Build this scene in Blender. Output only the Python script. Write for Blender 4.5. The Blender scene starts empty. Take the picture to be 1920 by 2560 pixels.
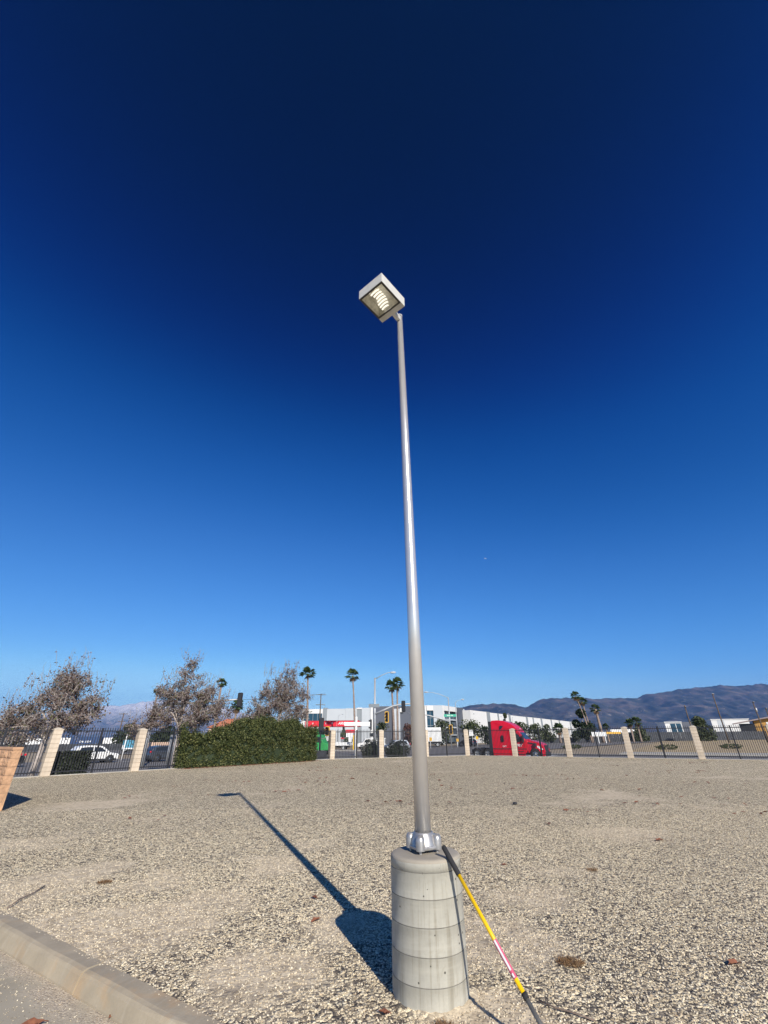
import bpy, bmesh, math, random
from mathutils import Vector, Matrix
R = math.radians
S = bpy.context.scene
C = S.collection

# ------------------------------------------------------------------ camera
cd = bpy.data.cameras.new('camera'); cam = bpy.data.objects.new('camera', cd); C.objects.link(cam)
cd.sensor_fit = 'VERTICAL'; cd.sensor_height = 36.0; cd.sensor_width = 27.0; cd.lens = 14.836
cd.clip_start = 0.05; cd.clip_end = 60000
pit, rol = R(27.977), R(-0.49)
rt = Vector((1, 0, 0)); upv = Vector((0, -math.sin(pit), math.cos(pit))); fw = Vector((0, math.cos(pit), math.sin(pit)))
cr = rt * math.cos(rol) + upv * math.sin(rol); cu = upv * math.cos(rol) - rt * math.sin(rol)
M = Matrix((cr, cu, -fw)).transposed().to_4x4(); M.translation = Vector((0, 0, 1.6))
cam.matrix_world = M
S.camera = cam
# ------------------------------------------------------------------ sky, sun, exposure
W = bpy.data.worlds.new('World'); S.world = W; W.use_nodes = True
nt = W.node_tree; nt.nodes.clear()
sky = nt.nodes.new('ShaderNodeTexSky'); sky.sky_type = 'NISHITA'; sky.sun_disc = False
SUN_EL, SUN_AZ = 28.3, math.atan2(0.383, -0.923)       # azimuth clockwise from +Y
sky.sun_elevation = R(SUN_EL); sky.sun_rotation = SUN_AZ
sky.altitude = 400; sky.air_density = 0.7; sky.dust_density = 0.0; sky.ozone_density = 6.0
def scl(k):
    m = nt.nodes.new('ShaderNodeVectorMath'); m.operation = 'SCALE'; m.inputs['Scale'].default_value = k; return m
s1, s2 = scl(0.1), scl(10.0)
cur = nt.nodes.new('ShaderNodeRGBCurve')                # camera like contrast of a clear winter sky, same for every direction
for ch, pts in enumerate((((0, 0), (.0248, 0.0), (.0409, .003), (.0781, .034), (.1591, .128), (.3422, .43), (1, .62)),
                          ((0, 0), (.0541, .006), (.0893, .046), (.169, .150), (.334, .358), (.629, .75), (1, .84)),
                          ((0, 0), (.140, .115), (.215, .222), (.385, .455), (.684, .75), (.99, .95), (1, .955)))):
    c = cur.mapping.curves[ch]
    c.points[0].location = pts[0]; c.points[1].location = pts[-1]
    for p in pts[1:-1]: c.points.new(*p)
cur.mapping.update()
tc = nt.nodes.new('ShaderNodeTexCoord'); sz = nt.nodes.new('ShaderNodeSeparateXYZ')
zr = nt.nodes.new('ShaderNodeMapRange'); zr.interpolation_type = 'SMOOTHSTEP'
for i, v in enumerate((0.52, 1.02, 1.0, 0.16)): zr.inputs[i + 1].default_value = v
dk = nt.nodes.new('ShaderNodeVectorMath'); dk.operation = 'SCALE'
bg = nt.nodes.new('ShaderNodeBackground'); bg.inputs[1].default_value = 0.1
wo = nt.nodes.new('ShaderNodeOutputWorld')
nt.links.new(sky.outputs[0], s1.inputs[0]); nt.links.new(s1.outputs[0], cur.inputs['Color']); nt.links.new(cur.outputs[0], s2.inputs[0])
nt.links.new(tc.outputs['Generated'], sz.inputs[0]); nt.links.new(sz.outputs[2], zr.inputs[0])
nt.links.new(s2.outputs[0], dk.inputs[0]); nt.links.new(zr.outputs[0], dk.inputs['Scale'])
nt.links.new(dk.outputs[0], bg.inputs[0]); nt.links.new(bg.outputs[0], wo.inputs[0])
sl = bpy.data.lights.new('sun', 'SUN'); sl.energy = 5.0; sl.angle = R(0.53); sl.color = (1.0, 0.93, 0.82)
so = bpy.data.objects.new('sun', sl); C.objects.link(so)
sd = Vector((0.383 * math.cos(R(SUN_EL)), -0.923 * math.cos(R(SUN_EL)), math.sin(R(SUN_EL))))
so.rotation_euler = sd.to_track_quat('Z', 'Y').to_euler(); so.location = sd * 50
S.view_settings.view_transform = 'Standard'; S.view_settings.look = 'None'
S.view_settings.exposure = 0.4; S.view_settings.gamma = 1.0; S.view_settings.use_curve_mapping = False

# ------------------------------------------------------------------ helpers
def tag(o, label=None, cat=None, group=None, kind=None):
    if label: o['label'] = label
    if cat: o['category'] = cat
    if group: o['group'] = group
    if kind: o['kind'] = kind
    return o

def empty(name, loc=(0, 0, 0), rz=0.0, label=None, cat=None, group=None):
    o = bpy.data.objects.new(name, None); C.objects.link(o); o.empty_display_size = 0.3
    o.location = loc; o.rotation_euler = (0, 0, rz)
    return tag(o, label, cat, group)

def link(name, me, parent=None, loc=None, rz=0.0):
    o = bpy.data.objects.new(name, me); C.objects.link(o)
    if parent: o.parent = parent
    if loc is not None: o.location = loc
    if rz: o.rotation_euler = (0, 0, rz)
    return o

class MB:
    def __init__(s): s.v = []; s.f = []; s.mi = []; s.sm = []
    def add(s, vs, fs, mi=0, smooth=False):
        b = len(s.v); s.v += [tuple(v) for v in vs]
        for f in fs:
            s.f.append(tuple(i + b for i in f)); s.mi.append(mi); s.sm.append(smooth)
        return s
    def box(s, c, d, rz=0, mi=0, ax=None):
        x, y, z = d[0] / 2, d[1] / 2, d[2] / 2
        vs = []
        for sx, sy, sz in ((-1,-1,-1),(1,-1,-1),(1,1,-1),(-1,1,-1),(-1,-1,1),(1,-1,1),(1,1,1),(-1,1,1)):
            p = Vector((sx * x, sy * y, sz * z))
            if ax is not None: p = ax @ p
            elif rz: p = Matrix.Rotation(rz, 3, 'Z') @ p
            vs.append(p + Vector(c))
        return s.add(vs, [(0,3,2,1),(4,5,6,7),(0,1,5,4),(1,2,6,5),(2,3,7,6),(3,0,4,7)], mi)
    def bb(s, a, b, mi=0):
        return s.box([(a[i] + b[i]) / 2 for i in range(3)], [abs(b[i] - a[i]) for i in range(3)], 0, mi)
    def tube(s, pts, rad, n=8, mi=0, caps=True, smooth=True):
        pts = [Vector(p) for p in pts]; m = len(pts)
        if not hasattr(rad, '__len__'): rad = [rad] * m
        vs = []; a = None
        for i, p in enumerate(pts):
            d = (pts[min(i + 1, m - 1)] - pts[max(i - 1, 0)]).normalized()
            if a is None: a = d.orthogonal().normalized()
            else:
                a = (a - d * a.dot(d)); a = a.normalized() if a.length > 1e-6 else d.orthogonal().normalized()
            b = d.cross(a)
            for k in range(n):
                t = 2 * math.pi * k / n
                vs.append(p + (a * math.cos(t) + b * math.sin(t)) * rad[i])
        fs = []
        for i in range(m - 1):
            for k in range(n):
                k2 = (k + 1) % n
                fs.append((i * n + k, i * n + k2, (i + 1) * n + k2, (i + 1) * n + k))
        s.add(vs, fs, mi, smooth)
        if caps:
            b0 = len(s.v) - len(vs)
            s.f.append(tuple(b0 + k for k in reversed(range(n)))); s.mi.append(mi); s.sm.append(False)
            s.f.append(tuple(b0 + (m - 1) * n + k for k in range(n))); s.mi.append(mi); s.sm.append(False)
        return s
    def lathe(s, prof, n=32, c=(0, 0, 0), mi=0, smooth=True, axis='Z'):
        vs = []
        for r, z in prof:
            for k in range(n):
                t = 2 * math.pi * k / n; x, y = r * math.cos(t), r * math.sin(t)
                p = (x, y, z) if axis == 'Z' else ((x, z, y) if axis == 'Y' else (z, x, y))
                vs.append(Vector(c) + Vector(p))
        fs = []
        for i in range(len(prof) - 1):
            for k in range(n):
                k2 = (k + 1) % n
                f = (i * n + k, i * n + k2, (i + 1) * n + k2, (i + 1) * n + k)
                fs.append(f if axis != 'Y' else f[::-1])
        return s.add(vs, fs, mi, smooth)
    def profile(s, pts, y, mi=0):
        """solid from a side outline (x,z); y is the half width or a function of z"""
        fy = y if callable(y) else (lambda x, z: y)
        n = len(pts)
        vs = [(x, -fy(x, z), z) for x, z in pts] + [(x, fy(x, z), z) for x, z in pts]
        fs = [tuple(range(n)), tuple(reversed(range(n, 2 * n)))]
        fs += [(i, i + n, (i + 1) % n + n, (i + 1) % n) for i in range(n)]
        return s.add(vs, fs, mi)
    def plate(s, pts, fy, side, off=0.006, th=0.012, mi=0):
        """a thin pane with side outline (x,z) lying on a body side"""
        n = len(pts)
        a = [(x, side * (fy(x, z) + off), z) for x, z in pts]; b = [(x, side * (fy(x, z) + off - th), z) for x, z in pts]
        return s.add(a + b, [tuple(range(n)) if side < 0 else tuple(reversed(range(n)))] + [(i, (i + 1) % n, (i + 1) % n + n, i + n) for i in range(n)], mi)
    def mesh(s, name, mats):
        me = bpy.data.meshes.new(name); me.from_pydata([tuple(v) for v in s.v], [], s.f)
        if not isinstance(mats, (list, tuple)): mats = [mats]
        for m in mats: me.materials.append(m)
        me.polygons.foreach_set('material_index', s.mi); me.polygons.foreach_set('use_smooth', s.sm)
        me.update()
        return me
    def build(s, name, mats, parent=None, loc=None, rz=0.0, bevel=0.0, fix=True, seg=2):
        me = s.mesh(name, mats)
        if bevel or fix:
            bm = bmesh.new(); bm.from_mesh(me)
            if fix: bmesh.ops.recalc_face_normals(bm, faces=bm.faces)
            if bevel:
                es = [e for e in bm.edges if len(e.link_faces) == 2 and e.calc_face_angle(0) > 0.5]
                bmesh.ops.bevel(bm, geom=es, offset=bevel, segments=seg, profile=0.5, affect='EDGES', clamp_overlap=True)
            bm.to_mesh(me); bm.free()
        return link(name, me, parent, loc, rz)

def text_mesh(txt, size, mat, depth=0.004, shear=0.0, ext=1.0):
    cu_ = bpy.data.curves.new('lettering', 'FONT'); cu_.body = txt; cu_.size = size; cu_.extrude = depth
    cu_.align_x = 'CENTER'; cu_.align_y = 'CENTER'; cu_.shear = shear; cu_.offset = size * 0.02; cu_.resolution_u = 3
    o = bpy.data.objects.new('lettering', cu_); C.objects.link(o)
    dg = bpy.context.evaluated_depsgraph_get()
    me = bpy.data.meshes.new_from_object(o.evaluated_get(dg)); bpy.data.objects.remove(o); bpy.data.curves.remove(cu_)
    me.name = 'lettering'; me.materials.clear(); me.materials.append(mat)
    if ext != 1.0: me.transform(Matrix.Diagonal((ext, 1, 1, 1)))
    return me

def lettering(txt, size, mat, parent, loc, face, shear=0.0, ext=1.0, name='lettering'):
    """face: direction (in parent space) the text looks towards"""
    o = link(name, text_mesh(txt, size, mat, shear=shear, ext=ext), parent)
    f = Vector(face).normalized(); u = Vector((0, 0, 1)); x = u.cross(f).normalized()
    m = Matrix((x, f.cross(x), f)).transposed().to_4x4(); m.translation = Vector(loc); o.matrix_local = m
    return o

def copy_tree(o, parent=None):
    c = o.copy(); C.objects.link(c); c.parent = parent
    for ch in list(o.children): copy_tree(ch, c)
    return c

# ------------------------------------------------------------------ materials
def nodes(name):
    m = bpy.data.materials.new(name); m.use_nodes = True
    return m, m.node_tree, m.node_tree.nodes['Principled BSDF']

def ramp(t, stops, fac):
    r = t.nodes.new('ShaderNodeValToRGB'); e = r.color_ramp.elements
    e[0].position, e[0].color = stops[0][0], (*stops[0][1], 1); e[1].position, e[1].color = stops[-1][0], (*stops[-1][1], 1)
    for p, c in stops[1:-1]:
        x = e.new(p); x.color = (*c, 1)
    t.links.new(fac, r.inputs[0]); return r.outputs[0]

def noise(t, scale, detail=4, rough=0.55, vec=None, dist=0.0):
    n = t.nodes.new('ShaderNodeTexNoise'); n.inputs['Scale'].default_value = scale; n.inputs['Detail'].default_value = detail
    n.inputs['Roughness'].default_value = rough; n.inputs['Distortion'].default_value = dist
    if vec is not None: t.links.new(vec, n.inputs['Vector'])
    return n.outputs['Fac']

def mixc(t, fac, a, b, mode='MIX'):
    m = t.nodes.new('ShaderNodeMix'); m.data_type = 'RGBA'; m.blend_type = mode
    for i, v in ((0, fac), (6, a), (7, b)):
        if isinstance(v, (int, float)): m.inputs[i].default_value = v
        elif isinstance(v, tuple): m.inputs[i].default_value = (*v, 1)
        else: t.links.new(v, m.inputs[i])
    return m.outputs[2]

def maprange(t, x, a, b, c=0.0, d=1.0):
    m = t.nodes.new('ShaderNodeMapRange'); t.links.new(x, m.inputs[0])
    for i, v in enumerate((a, b, c, d)): m.inputs[i + 1].default_value = v
    return m.outputs[0]

def mathn(t, op, a, b=0.0):
    m = t.nodes.new('ShaderNodeMath'); m.operation = op
    for i, v in enumerate((a, b)):
        if isinstance(v, (int, float)): m.inputs[i].default_value = v
        else: t.links.new(v, m.inputs[i])
    return m.outputs[0]

def bump(t, p, h, strength, dist):
    b = t.nodes.new('ShaderNodeBump'); b.inputs['Strength'].default_value = strength; b.inputs['Distance'].default_value = dist
    t.links.new(h, b.inputs['Height']); t.links.new(b.outputs[0], p.inputs['Normal'])

def geopos(t): return t.nodes.new('ShaderNodeNewGeometry').outputs['Position']
def objco(t): return t.nodes.new('ShaderNodeTexCoord').outputs['Object']

def pbr(name, col, rough=0.6, metal=0.0, var=0.15, scale=3.0, bmp=0.0, bscale=40.0, bdist=0.005, coat=0.0, coords='pos', spec=None):
    m, t, p = nodes(name); vec = geopos(t) if coords == 'pos' else objco(t)
    if var:
        n = noise(t, scale, 5, 0.6, vec)
        lo = tuple(c * (1 - var) for c in col); hi = tuple(min(1, c * (1 + var)) for c in col)
        t.links.new(ramp(t, [(0.3, lo), (0.7, hi)], n), p.inputs['Base Color'])
    else: p.inputs['Base Color'].default_value = (*col, 1)
    p.inputs['Roughness'].default_value = rough; p.inputs['Metallic'].default_value = metal
    if coat: p.inputs['Coat Weight'].default_value = coat; p.inputs['Coat Roughness'].default_value = 0.08
    if spec is not None: p.inputs['Specular IOR Level'].default_value = spec
    if bmp: bump(t, p, noise(t, bscale, 4, 0.6, vec), bmp, bdist)
    return m

def vary(m, amt=0.14):
    t = m.node_tree; p = t.nodes['Principled BSDF']; lk = p.inputs['Base Color'].links[0]; src = lk.from_socket
    r = t.nodes.new('ShaderNodeObjectInfo').outputs['Random']
    g = maprange(t, r, 0, 1, 1 - amt, 1 + amt * .6); cb = t.nodes.new('ShaderNodeCombineColor')
    for i in range(3): t.links.new(g, cb.inputs[i])
    t.links.new(mixc(t, 1.0, src, cb.outputs[0], 'MULTIPLY'), p.inputs['Base Color']); return m
def glass_dark(name, col=(0.02, 0.025, 0.03)):
    m, t, p = nodes(name); p.inputs['Base Color'].default_value = (*col, 1); p.inputs['Roughness'].default_value = 0.06
    return m

def island(t):
    return t.nodes.new('ShaderNodeNewGeometry').outputs['Random Per Island']

def leafmat(name, stops, rough=0.75, trans=0.25):
    m, t, p = nodes(name)
    col = ramp(t, stops, island(t)); t.links.new(col, p.inputs['Base Color'])
    p.inputs['Roughness'].default_value = rough; p.inputs['Specular IOR Level'].default_value = 0.25
    tr = t.nodes.new('ShaderNodeBsdfTranslucent'); t.links.new(col, tr.inputs[0])
    mx = t.nodes.new('ShaderNodeMixShader'); mx.inputs[0].default_value = trans
    t.links.new(p.outputs[0], mx.inputs[1]); t.links.new(tr.outputs[0], mx.inputs[2])
    t.links.new(mx.outputs[0], t.nodes['Material Output'].inputs[0])
    return m

def stone_layers(t, pos, scale):
    v = t.nodes.new('ShaderNodeTexVoronoi'); v.inputs['Scale'].default_value = scale; t.links.new(pos, v.inputs['Vector'])
    sp = t.nodes.new('ShaderNodeSeparateColor'); t.links.new(v.outputs['Color'], sp.inputs[0])
    return v.outputs['Distance'], sp.outputs[0], sp.outputs[1]

STONES = [(0.0, (0.085, 0.075, 0.07)), (0.19, (0.16, 0.138, 0.12)), (0.34, (0.41, 0.345, 0.25)), (0.58, (0.615, 0.53, 0.385)),
          (0.80, (0.72, 0.635, 0.475)), (0.95, (0.81, 0.74, 0.585)), (1.0, (0.50, 0.375, 0.245))]
DUST = (0.72, 0.61, 0.445)

DUSTY = [(-2.7, 5.35, 1.5, 1), (-4.3, 6.7, 1.6, 1), (-3.1, 6.9, 1.2, .8), (-2.0, 6.2, 1.0, .6), (-1.0, 4.4, .85, 1), (1.0, 5.0, .85, 1), (1.6, 6.2, .85, .8), (2.3, 7.2, .8, .6), (4.3, 9.5, 1.1, .9), (.6, 3.9, .6, .9), (-.4, 5.3, .7, .6), (-6.2, 9.3, 1.3, .8), (-1.7, 7.6, .8, .5), (7.5, 15.5, 2.0, .6), (-8.6, 14.0, 1.6, .6), (3.2, 13.0, 1.3, .5)]
STAINS = [(-1.72, 4.62, .32), (-1.08, 4.18, .26), (2.75, 4.62, .2), (-2.25, 5.2, .30), (-.1, 4.0, .2), (4.6, 8.9, .4), (.9, 5.0, .22)]
def blobs(new, lnk, pos, lst, soft=1.0):
    """sum of soft round patches at ground points, for material and geometry node trees alike"""
    tot = None
    for b in lst:
        w = b[3] if len(b) > 3 else 1.0
        sb = new('ShaderNodeVectorMath'); sb.operation = 'DISTANCE'; lnk(pos, sb.inputs[0]); sb.inputs[1].default_value = (b[0], b[1], 0)
        mr_ = new('ShaderNodeMapRange'); mr_.interpolation_type = 'SMOOTHSTEP'; lnk(sb.outputs['Value'], mr_.inputs[0])
        for i, v in enumerate((b[2] * 1.15, b[2] * 0.1, 0.0, w)): mr_.inputs[i + 1].default_value = v
        if tot is None: tot = mr_.outputs[0]
        else:
            a = new('ShaderNodeMath'); a.operation = 'MAXIMUM'; lnk(tot, a.inputs[0]); lnk(mr_.outputs[0], a.inputs[1]); tot = a.outputs[0]
    return tot
def dust_mask(t, pos):
    a = noise(t, 0.23, 3, 0.55, pos, 0.6); b = noise(t, 1.1, 4, 0.6, pos, 0.4)
    s = mathn(t, 'ADD', mathn(t, 'MULTIPLY', a, 0.65), mathn(t, 'MULTIPLY', b, 0.35))
    sx = t.nodes.new('ShaderNodeSeparateXYZ'); t.links.new(pos, sx.inputs[0])
    s = mathn(t, 'ADD', s, mathn(t, 'MULTIPLY', blobs(t.nodes.new, t.links.new, pos, DUSTY), 0.23))
    return maprange(t, s, 0.555, 0.66)

def gravel_mat():
    m, t, p = nodes('gravel'); pos = geopos(t)
    d, r1, r2 = stone_layers(t, pos, 34)
    d2, r3, r4 = stone_layers(t, pos, 120)
    GS = [(p_, (a_ * 1.56, b_ * 1.54, c_ * 1.42)) for p_, (a_, b_, c_) in STONES]
    c1 = ramp(t, GS, r1); c2 = ramp(t, GS, r3)
    gap = maprange(t, d, 0.30, 0.62)
    c = mixc(t, gap, c1, (0.15, 0.13, 0.11))
    c = mixc(t, maprange(t, r2, 0.55, 0.62), c, c2)
    dm = dust_mask(t, pos)
    fine = noise(t, 160, 3, 0.7, pos)
    dust = mixc(t, fine, tuple(x * 0.84 for x in DUST), tuple(min(1, x * 1.14) for x in DUST))
    c = mixc(t, mathn(t, 'MULTIPLY', dm, 0.88), c, dust)
    v2 = t.nodes.new('ShaderNodeTexVoronoi'); v2.inputs['Scale'].default_value = 17; t.links.new(pos, v2.inputs['Vector'])
    sp2 = t.nodes.new('ShaderNodeSeparateColor'); t.links.new(v2.outputs['Color'], sp2.inputs[0])
    lump = mathn(t, 'ADD', mathn(t, 'MULTIPLY', sp2.outputs[0], 0.6), mathn(t, 'MULTIPLY', noise(t, 7, 4, 0.7, pos), 0.8))
    c = mixc(t, maprange(t, lump, 0.45, 0.9, 0.55, 0.0), c, (0.50, 0.47, 0.45), 'MULTIPLY')
    # brown leaf litter and damp-dark stains of their own shape
    st = maprange(t, noise(t, 2.3, 5, 0.65, pos, 1.2), 0.66, 0.78)
    c = mixc(t, mathn(t, 'MULTIPLY', st, 0.35), c, (0.19, 0.125, 0.085))
    sb_ = mathn(t, 'MULTIPLY', blobs(t.nodes.new, t.links.new, pos, STAINS), maprange(t, noise(t, 9, 5, 0.7, pos, 0.8), 0.35, 0.62))
    c = mixc(t, mathn(t, 'MULTIPLY', sb_, 0.55), c, (0.16, 0.115, 0.085))
    big = noise(t, 0.06, 3, 0.5, pos)
    c = mixc(t, maprange(t, big, 0.35, 0.65, 0.0, 0.25), c, (0.6, 0.56, 0.5), 'MULTIPLY')
    t.links.new(c, p.inputs['Base Color']); p.inputs['Roughness'].default_value = 0.95; p.inputs['Specular IOR Level'].default_value = 0.15
    h = mathn(t, 'SUBTRACT', 1.0, mathn(t, 'MULTIPLY', d, d))
    h = mathn(t, 'ADD', h, mathn(t, 'MULTIPLY', r2, 0.7))
    h = mathn(t, 'MULTIPLY', h, maprange(t, dm, 0, 1, 1.0, 0.35))
    h = mathn(t, 'ADD', h, mathn(t, 'MULTIPLY', noise(t, 5, 3, 0.6, pos), 2.0))
    bump(t, p, h, 0.8, 0.014)
    return m

def pebble_mat():
    m, t, p = nodes('pebble')
    rnd = t.nodes.new('ShaderNodeObjectInfo').outputs['Random']
    c = ramp(t, STONES, rnd); n = noise(t, 30, 3, 0.6, objco(t))
    c = mixc(t, maprange(t, n, 0.3, 0.7, 0.0, 0.35), c, DUST)
    t.links.new(c, p.inputs['Base Color']); p.inputs['Roughness'].default_value = 0.9
    return m

def concrete_mat(name, base, streaks=True, pits=True, rough=0.85):
    m, t, p = nodes(name); pos = objco(t)
    n = noise(t, 3.5, 6, 0.62, pos); f = noise(t, 60, 4, 0.7, pos)
    c = ramp(t, [(0.3, tuple(x * 0.82 for x in base)), (0.55, base), (0.75, tuple(min(1, x * 1.12) for x in base))], n)
    c = mixc(t, maprange(t, f, 0.35, 0.7, 0, 0.25), c, tuple(x * 0.7 for x in base))
    if streaks:
        mp = t.nodes.new('ShaderNodeMapping'); mp.inputs['Scale'].default_value = (26, 26, 1.3); t.links.new(pos, mp.inputs[0])
        s = noise(t, 1.0, 4, 0.6, mp.outputs[0])
        c = mixc(t, maprange(t, s, 0.52, 0.68, 0, 0.8), c, tuple(x * 0.62 for x in (base[0], base[1] * 0.96, base[2] * 0.88)))
        c = mixc(t, maprange(t, s, 0.44, 0.26, 0, 0.35), c, tuple(min(1, x * 1.25) for x in base))
    if streaks:
        mp2 = t.nodes.new('ShaderNodeMapping'); mp2.inputs['Scale'].default_value = (1.2, 1.2, 11); t.links.new(pos, mp2.inputs[0])
        hb_ = noise(t, 1.0, 4, 0.6, mp2.outputs[0], 0.5)
        c = mixc(t, maprange(t, hb_, 0.50, 0.70, 0, 0.5), c, tuple(min(1, x * 1.22) for x in base))
        bl = noise(t, 5.5, 6, 0.7, pos, 1.0)
        c = mixc(t, maprange(t, bl, 0.58, 0.74, 0, 0.5), c, (base[0] * 0.62, base[1] * 0.58, base[2] * 0.50))
    if pits:
        v = t.nodes.new('ShaderNodeTexVoronoi'); v.inputs['Scale'].default_value = 24; t.links.new(pos, v.inputs['Vector'])
        sp = t.nodes.new('ShaderNodeSeparateColor'); t.links.new(v.outputs['Color'], sp.inputs[0])
        hole = mathn(t, 'MULTIPLY', mathn(t, 'LESS_THAN', v.outputs['Distance'], mathn(t, 'MULTIPLY', sp.outputs[1], 0.22)), mathn(t, 'GREATER_THAN', sp.outputs[0], 0.55))
        c = mixc(t, hole, c, tuple(x * 0.22 for x in base))
    t.links.new(c, p.inputs['Base Color']); p.inputs['Roughness'].default_value = rough
    bump(t, p, f, 0.25, 0.004)
    return m

m_gravel = gravel_mat(); m_pebble = pebble_mat()
m_conc = concrete_mat('pier_concrete', (0.42, 0.405, 0.35))
m_cap = concrete_mat('pier_top_concrete', (0.36, 0.32, 0.26), streaks=False, pits=False)
m_kerb = concrete_mat('kerb_concrete', (0.385, 0.325, 0.235), streaks=False, pits=False)
def kerb_stain(m):
    t = m.node_tree; p = t.nodes['Principled BSDF']; src = p.inputs['Base Color'].links[0].from_socket; pos = objco(t)
    c = mixc(t, maprange(t, noise(t, 2.6, 5, .65, pos, .8), .52, .70, 0, .6), src, (.46, .31, .17))
    mp = t.nodes.new('ShaderNodeMapping'); mp.inputs['Scale'].default_value = (14, 2, 2); t.links.new(pos, mp.inputs[0])
    c = mixc(t, maprange(t, noise(t, 1.0, 4, .6, mp.outputs[0]), .5, .75, 0, .35), c, (.50, .455, .36))
    c = mixc(t, maprange(t, noise(t, 1.7, 6, .7, pos), .55, .72, 0, .45), c, (.24, .205, .155))
    t.links.new(c, p.inputs['Base Color'])
kerb_stain(m_kerb)
m_block = concrete_mat('cream_block', (0.56, 0.47, 0.365), streaks=False, pits=False)
m_blockcap = concrete_mat('cream_cap', (0.55, 0.475, 0.375), streaks=False, pits=False)
m_orange = pbr('split_face_block', (0.52, 0.31, 0.18), 0.9, var=0.22, scale=9, bmp=1.0, bscale=16, bdist=0.03)
vary(m_block, .12); vary(m_orange, .16)
m_mortar = pbr('mortar', (0.30, 0.22, 0.16), 0.95, var=0.1)
m_black = pbr('black_steel', (0.018, 0.018, 0.022), 0.45, 0.0, var=0.2, scale=6)
m_alu = pbr('brushed_pole', (0.64, 0.62, 0.60), 0.27, 0.6, var=0.05, scale=5)
m_cast = pbr('cast_aluminium', (0.40, 0.39, 0.38), 0.38, 0.6, var=0.2, scale=20, bmp=0.2, bscale=60)
m_lampgrey = pbr('lamp_paint', (0.55, 0.54, 0.50), 0.5, 0.0, var=0.08, scale=12)
m_gasket = pbr('gasket', (0.05, 0.045, 0.04), 0.7)
m_refl, _t, _p = nodes('rib_glow'); _p.inputs['Base Color'].default_value = (.85, .83, .78, 1); _p.inputs['Emission Color'].default_value = (1, .95, .84, 1); _p.inputs['Emission Strength'].default_value = 0.8  # emission put in to stand for bright reflections on the ribs
m_inner = pbr('lamp_interior', (0.66, 0.64, 0.57), 0.4, 0.3, var=0.3, scale=16)
m_rubber = pbr('rubber', (0.022, 0.022, 0.024), 0.85, var=0.2, scale=8)
m_yellow = pbr('yellow_fibreglass', (0.82, 0.50, 0.005), 0.35, var=0.04, scale=8, coat=0.3)
m_pink = pbr('label_pink', (0.62, 0.10, 0.18), 0.5, var=0.25, scale=25)
m_white = pbr('white_paint', (0.78, 0.78, 0.77), 0.5, var=0.05, scale=1)
m_wallwhite = pbr('white_wall', (0.62, 0.62, 0.61), 0.75, var=0.04, scale=0.3)
m_lgrey = pbr('light_grey_wall', (0.42, 0.45, 0.48), 0.7, var=0.04, scale=0.4)
m_mgrey = pbr('mid_grey_wall', (0.21, 0.235, 0.255), 0.7, var=0.05, scale=0.4)
m_dgrey = pbr('dark_grey_wall', (0.075, 0.085, 0.11), 0.7, var=0.06, scale=0.3)
m_win = glass_dark('blue_window', (0.015, 0.05, 0.085))
m_dwin = glass_dark('vehicle_glass')
m_red = pbr('red_truck_paint', (0.60, 0.006, 0.022), 0.35, var=0.05, scale=2, coat=0.25)
m_redsign = pbr('red_fascia', (0.62, 0.01, 0.03), 0.45, var=0.05, scale=1)
m_chrome = pbr('chrome', (0.75, 0.75, 0.75), 0.18, 1.0, var=0.05)
m_dark = pbr('dark_plastic', (0.025, 0.026, 0.03), 0.55, var=0.2, scale=3)
m_grey = pbr('galvanised', (0.42, 0.43, 0.44), 0.5, 0.4, var=0.1, scale=3)
m_wood = pbr('pole_timber', (0.10, 0.075, 0.055), 0.9, var=0.3, scale=4)
m_asphalt = pbr('asphalt', (0.17, 0.16, 0.155), 0.9, var=0.15, scale=0.7)
m_walk = pbr('pavement', (0.40, 0.375, 0.33), 0.9, var=0.12, scale=0.8)
m_amber = pbr('amber', (0.75, 0.42, 0.04), 0.5, var=0.05)
m_green = pbr('green_container', (0.05, 0.42, 0.11), 0.5, var=0.12, scale=1.5)
m_sgreen = pbr('sign_green', (0.03, 0.33, 0.22), 0.45, var=0.05)
m_navy = pbr('navy_container', (0.018, 0.05, 0.14), 0.5, var=0.15, scale=1)
m_teal = pbr('teal_panel', (0.05, 0.24, 0.36), 0.5, var=0.15, scale=2)
m_tan = pbr('tan_wall', (0.52, 0.36, 0.27), 0.85, var=0.08, scale=1)
m_ochre = pbr('ochre_wall', (0.50, 0.27, 0.07), 0.85, var=0.1, scale=1)
m_screen = pbr('fence_screen', (0.045, 0.05, 0.06), 0.8, var=0.45, scale=1.6)
m_slate = pbr('slate_car_paint', (0.07, 0.08, 0.10), 0.3, 0.3, var=0.05, coat=0.5)
m_carwhite = pbr('white_car_paint', (0.80, 0.80, 0.79), 0.28, var=0.03, coat=0.5)
m_carblack = pbr('black_car_paint', (0.012, 0.013, 0.016), 0.22, var=0.05, coat=0.6)
m_silver = pbr('silver_car_paint', (0.42, 0.44, 0.48), 0.3, 0.4, var=0.05, coat=0.4)
m_tail = pbr('tail_light', (0.55, 0.015, 0.03), 0.25, var=0.05)
m_lamp = pbr('head_light', (0.78, 0.78, 0.80), 0.15, var=0.05)
m_bark = pbr('grey_bark', (0.36, 0.315, 0.29), 0.9, var=0.35, scale=6)
m_palmtrunk = pbr('palm_trunk', (0.25, 0.19, 0.155), 0.95, var=0.3, scale=2.5)
m_brownleaf = leafmat('brown_leaves', [(0, (0.06, 0.035, 0.028)), (0.3, (0.115, 0.075, 0.06)), (0.6, (0.21, 0.155, 0.14)), (0.86, (0.31, 0.255, 0.235)), (0.93, (0.09, 0.10, 0.035)), (1, (0.14, 0.14, 0.045))])
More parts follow.
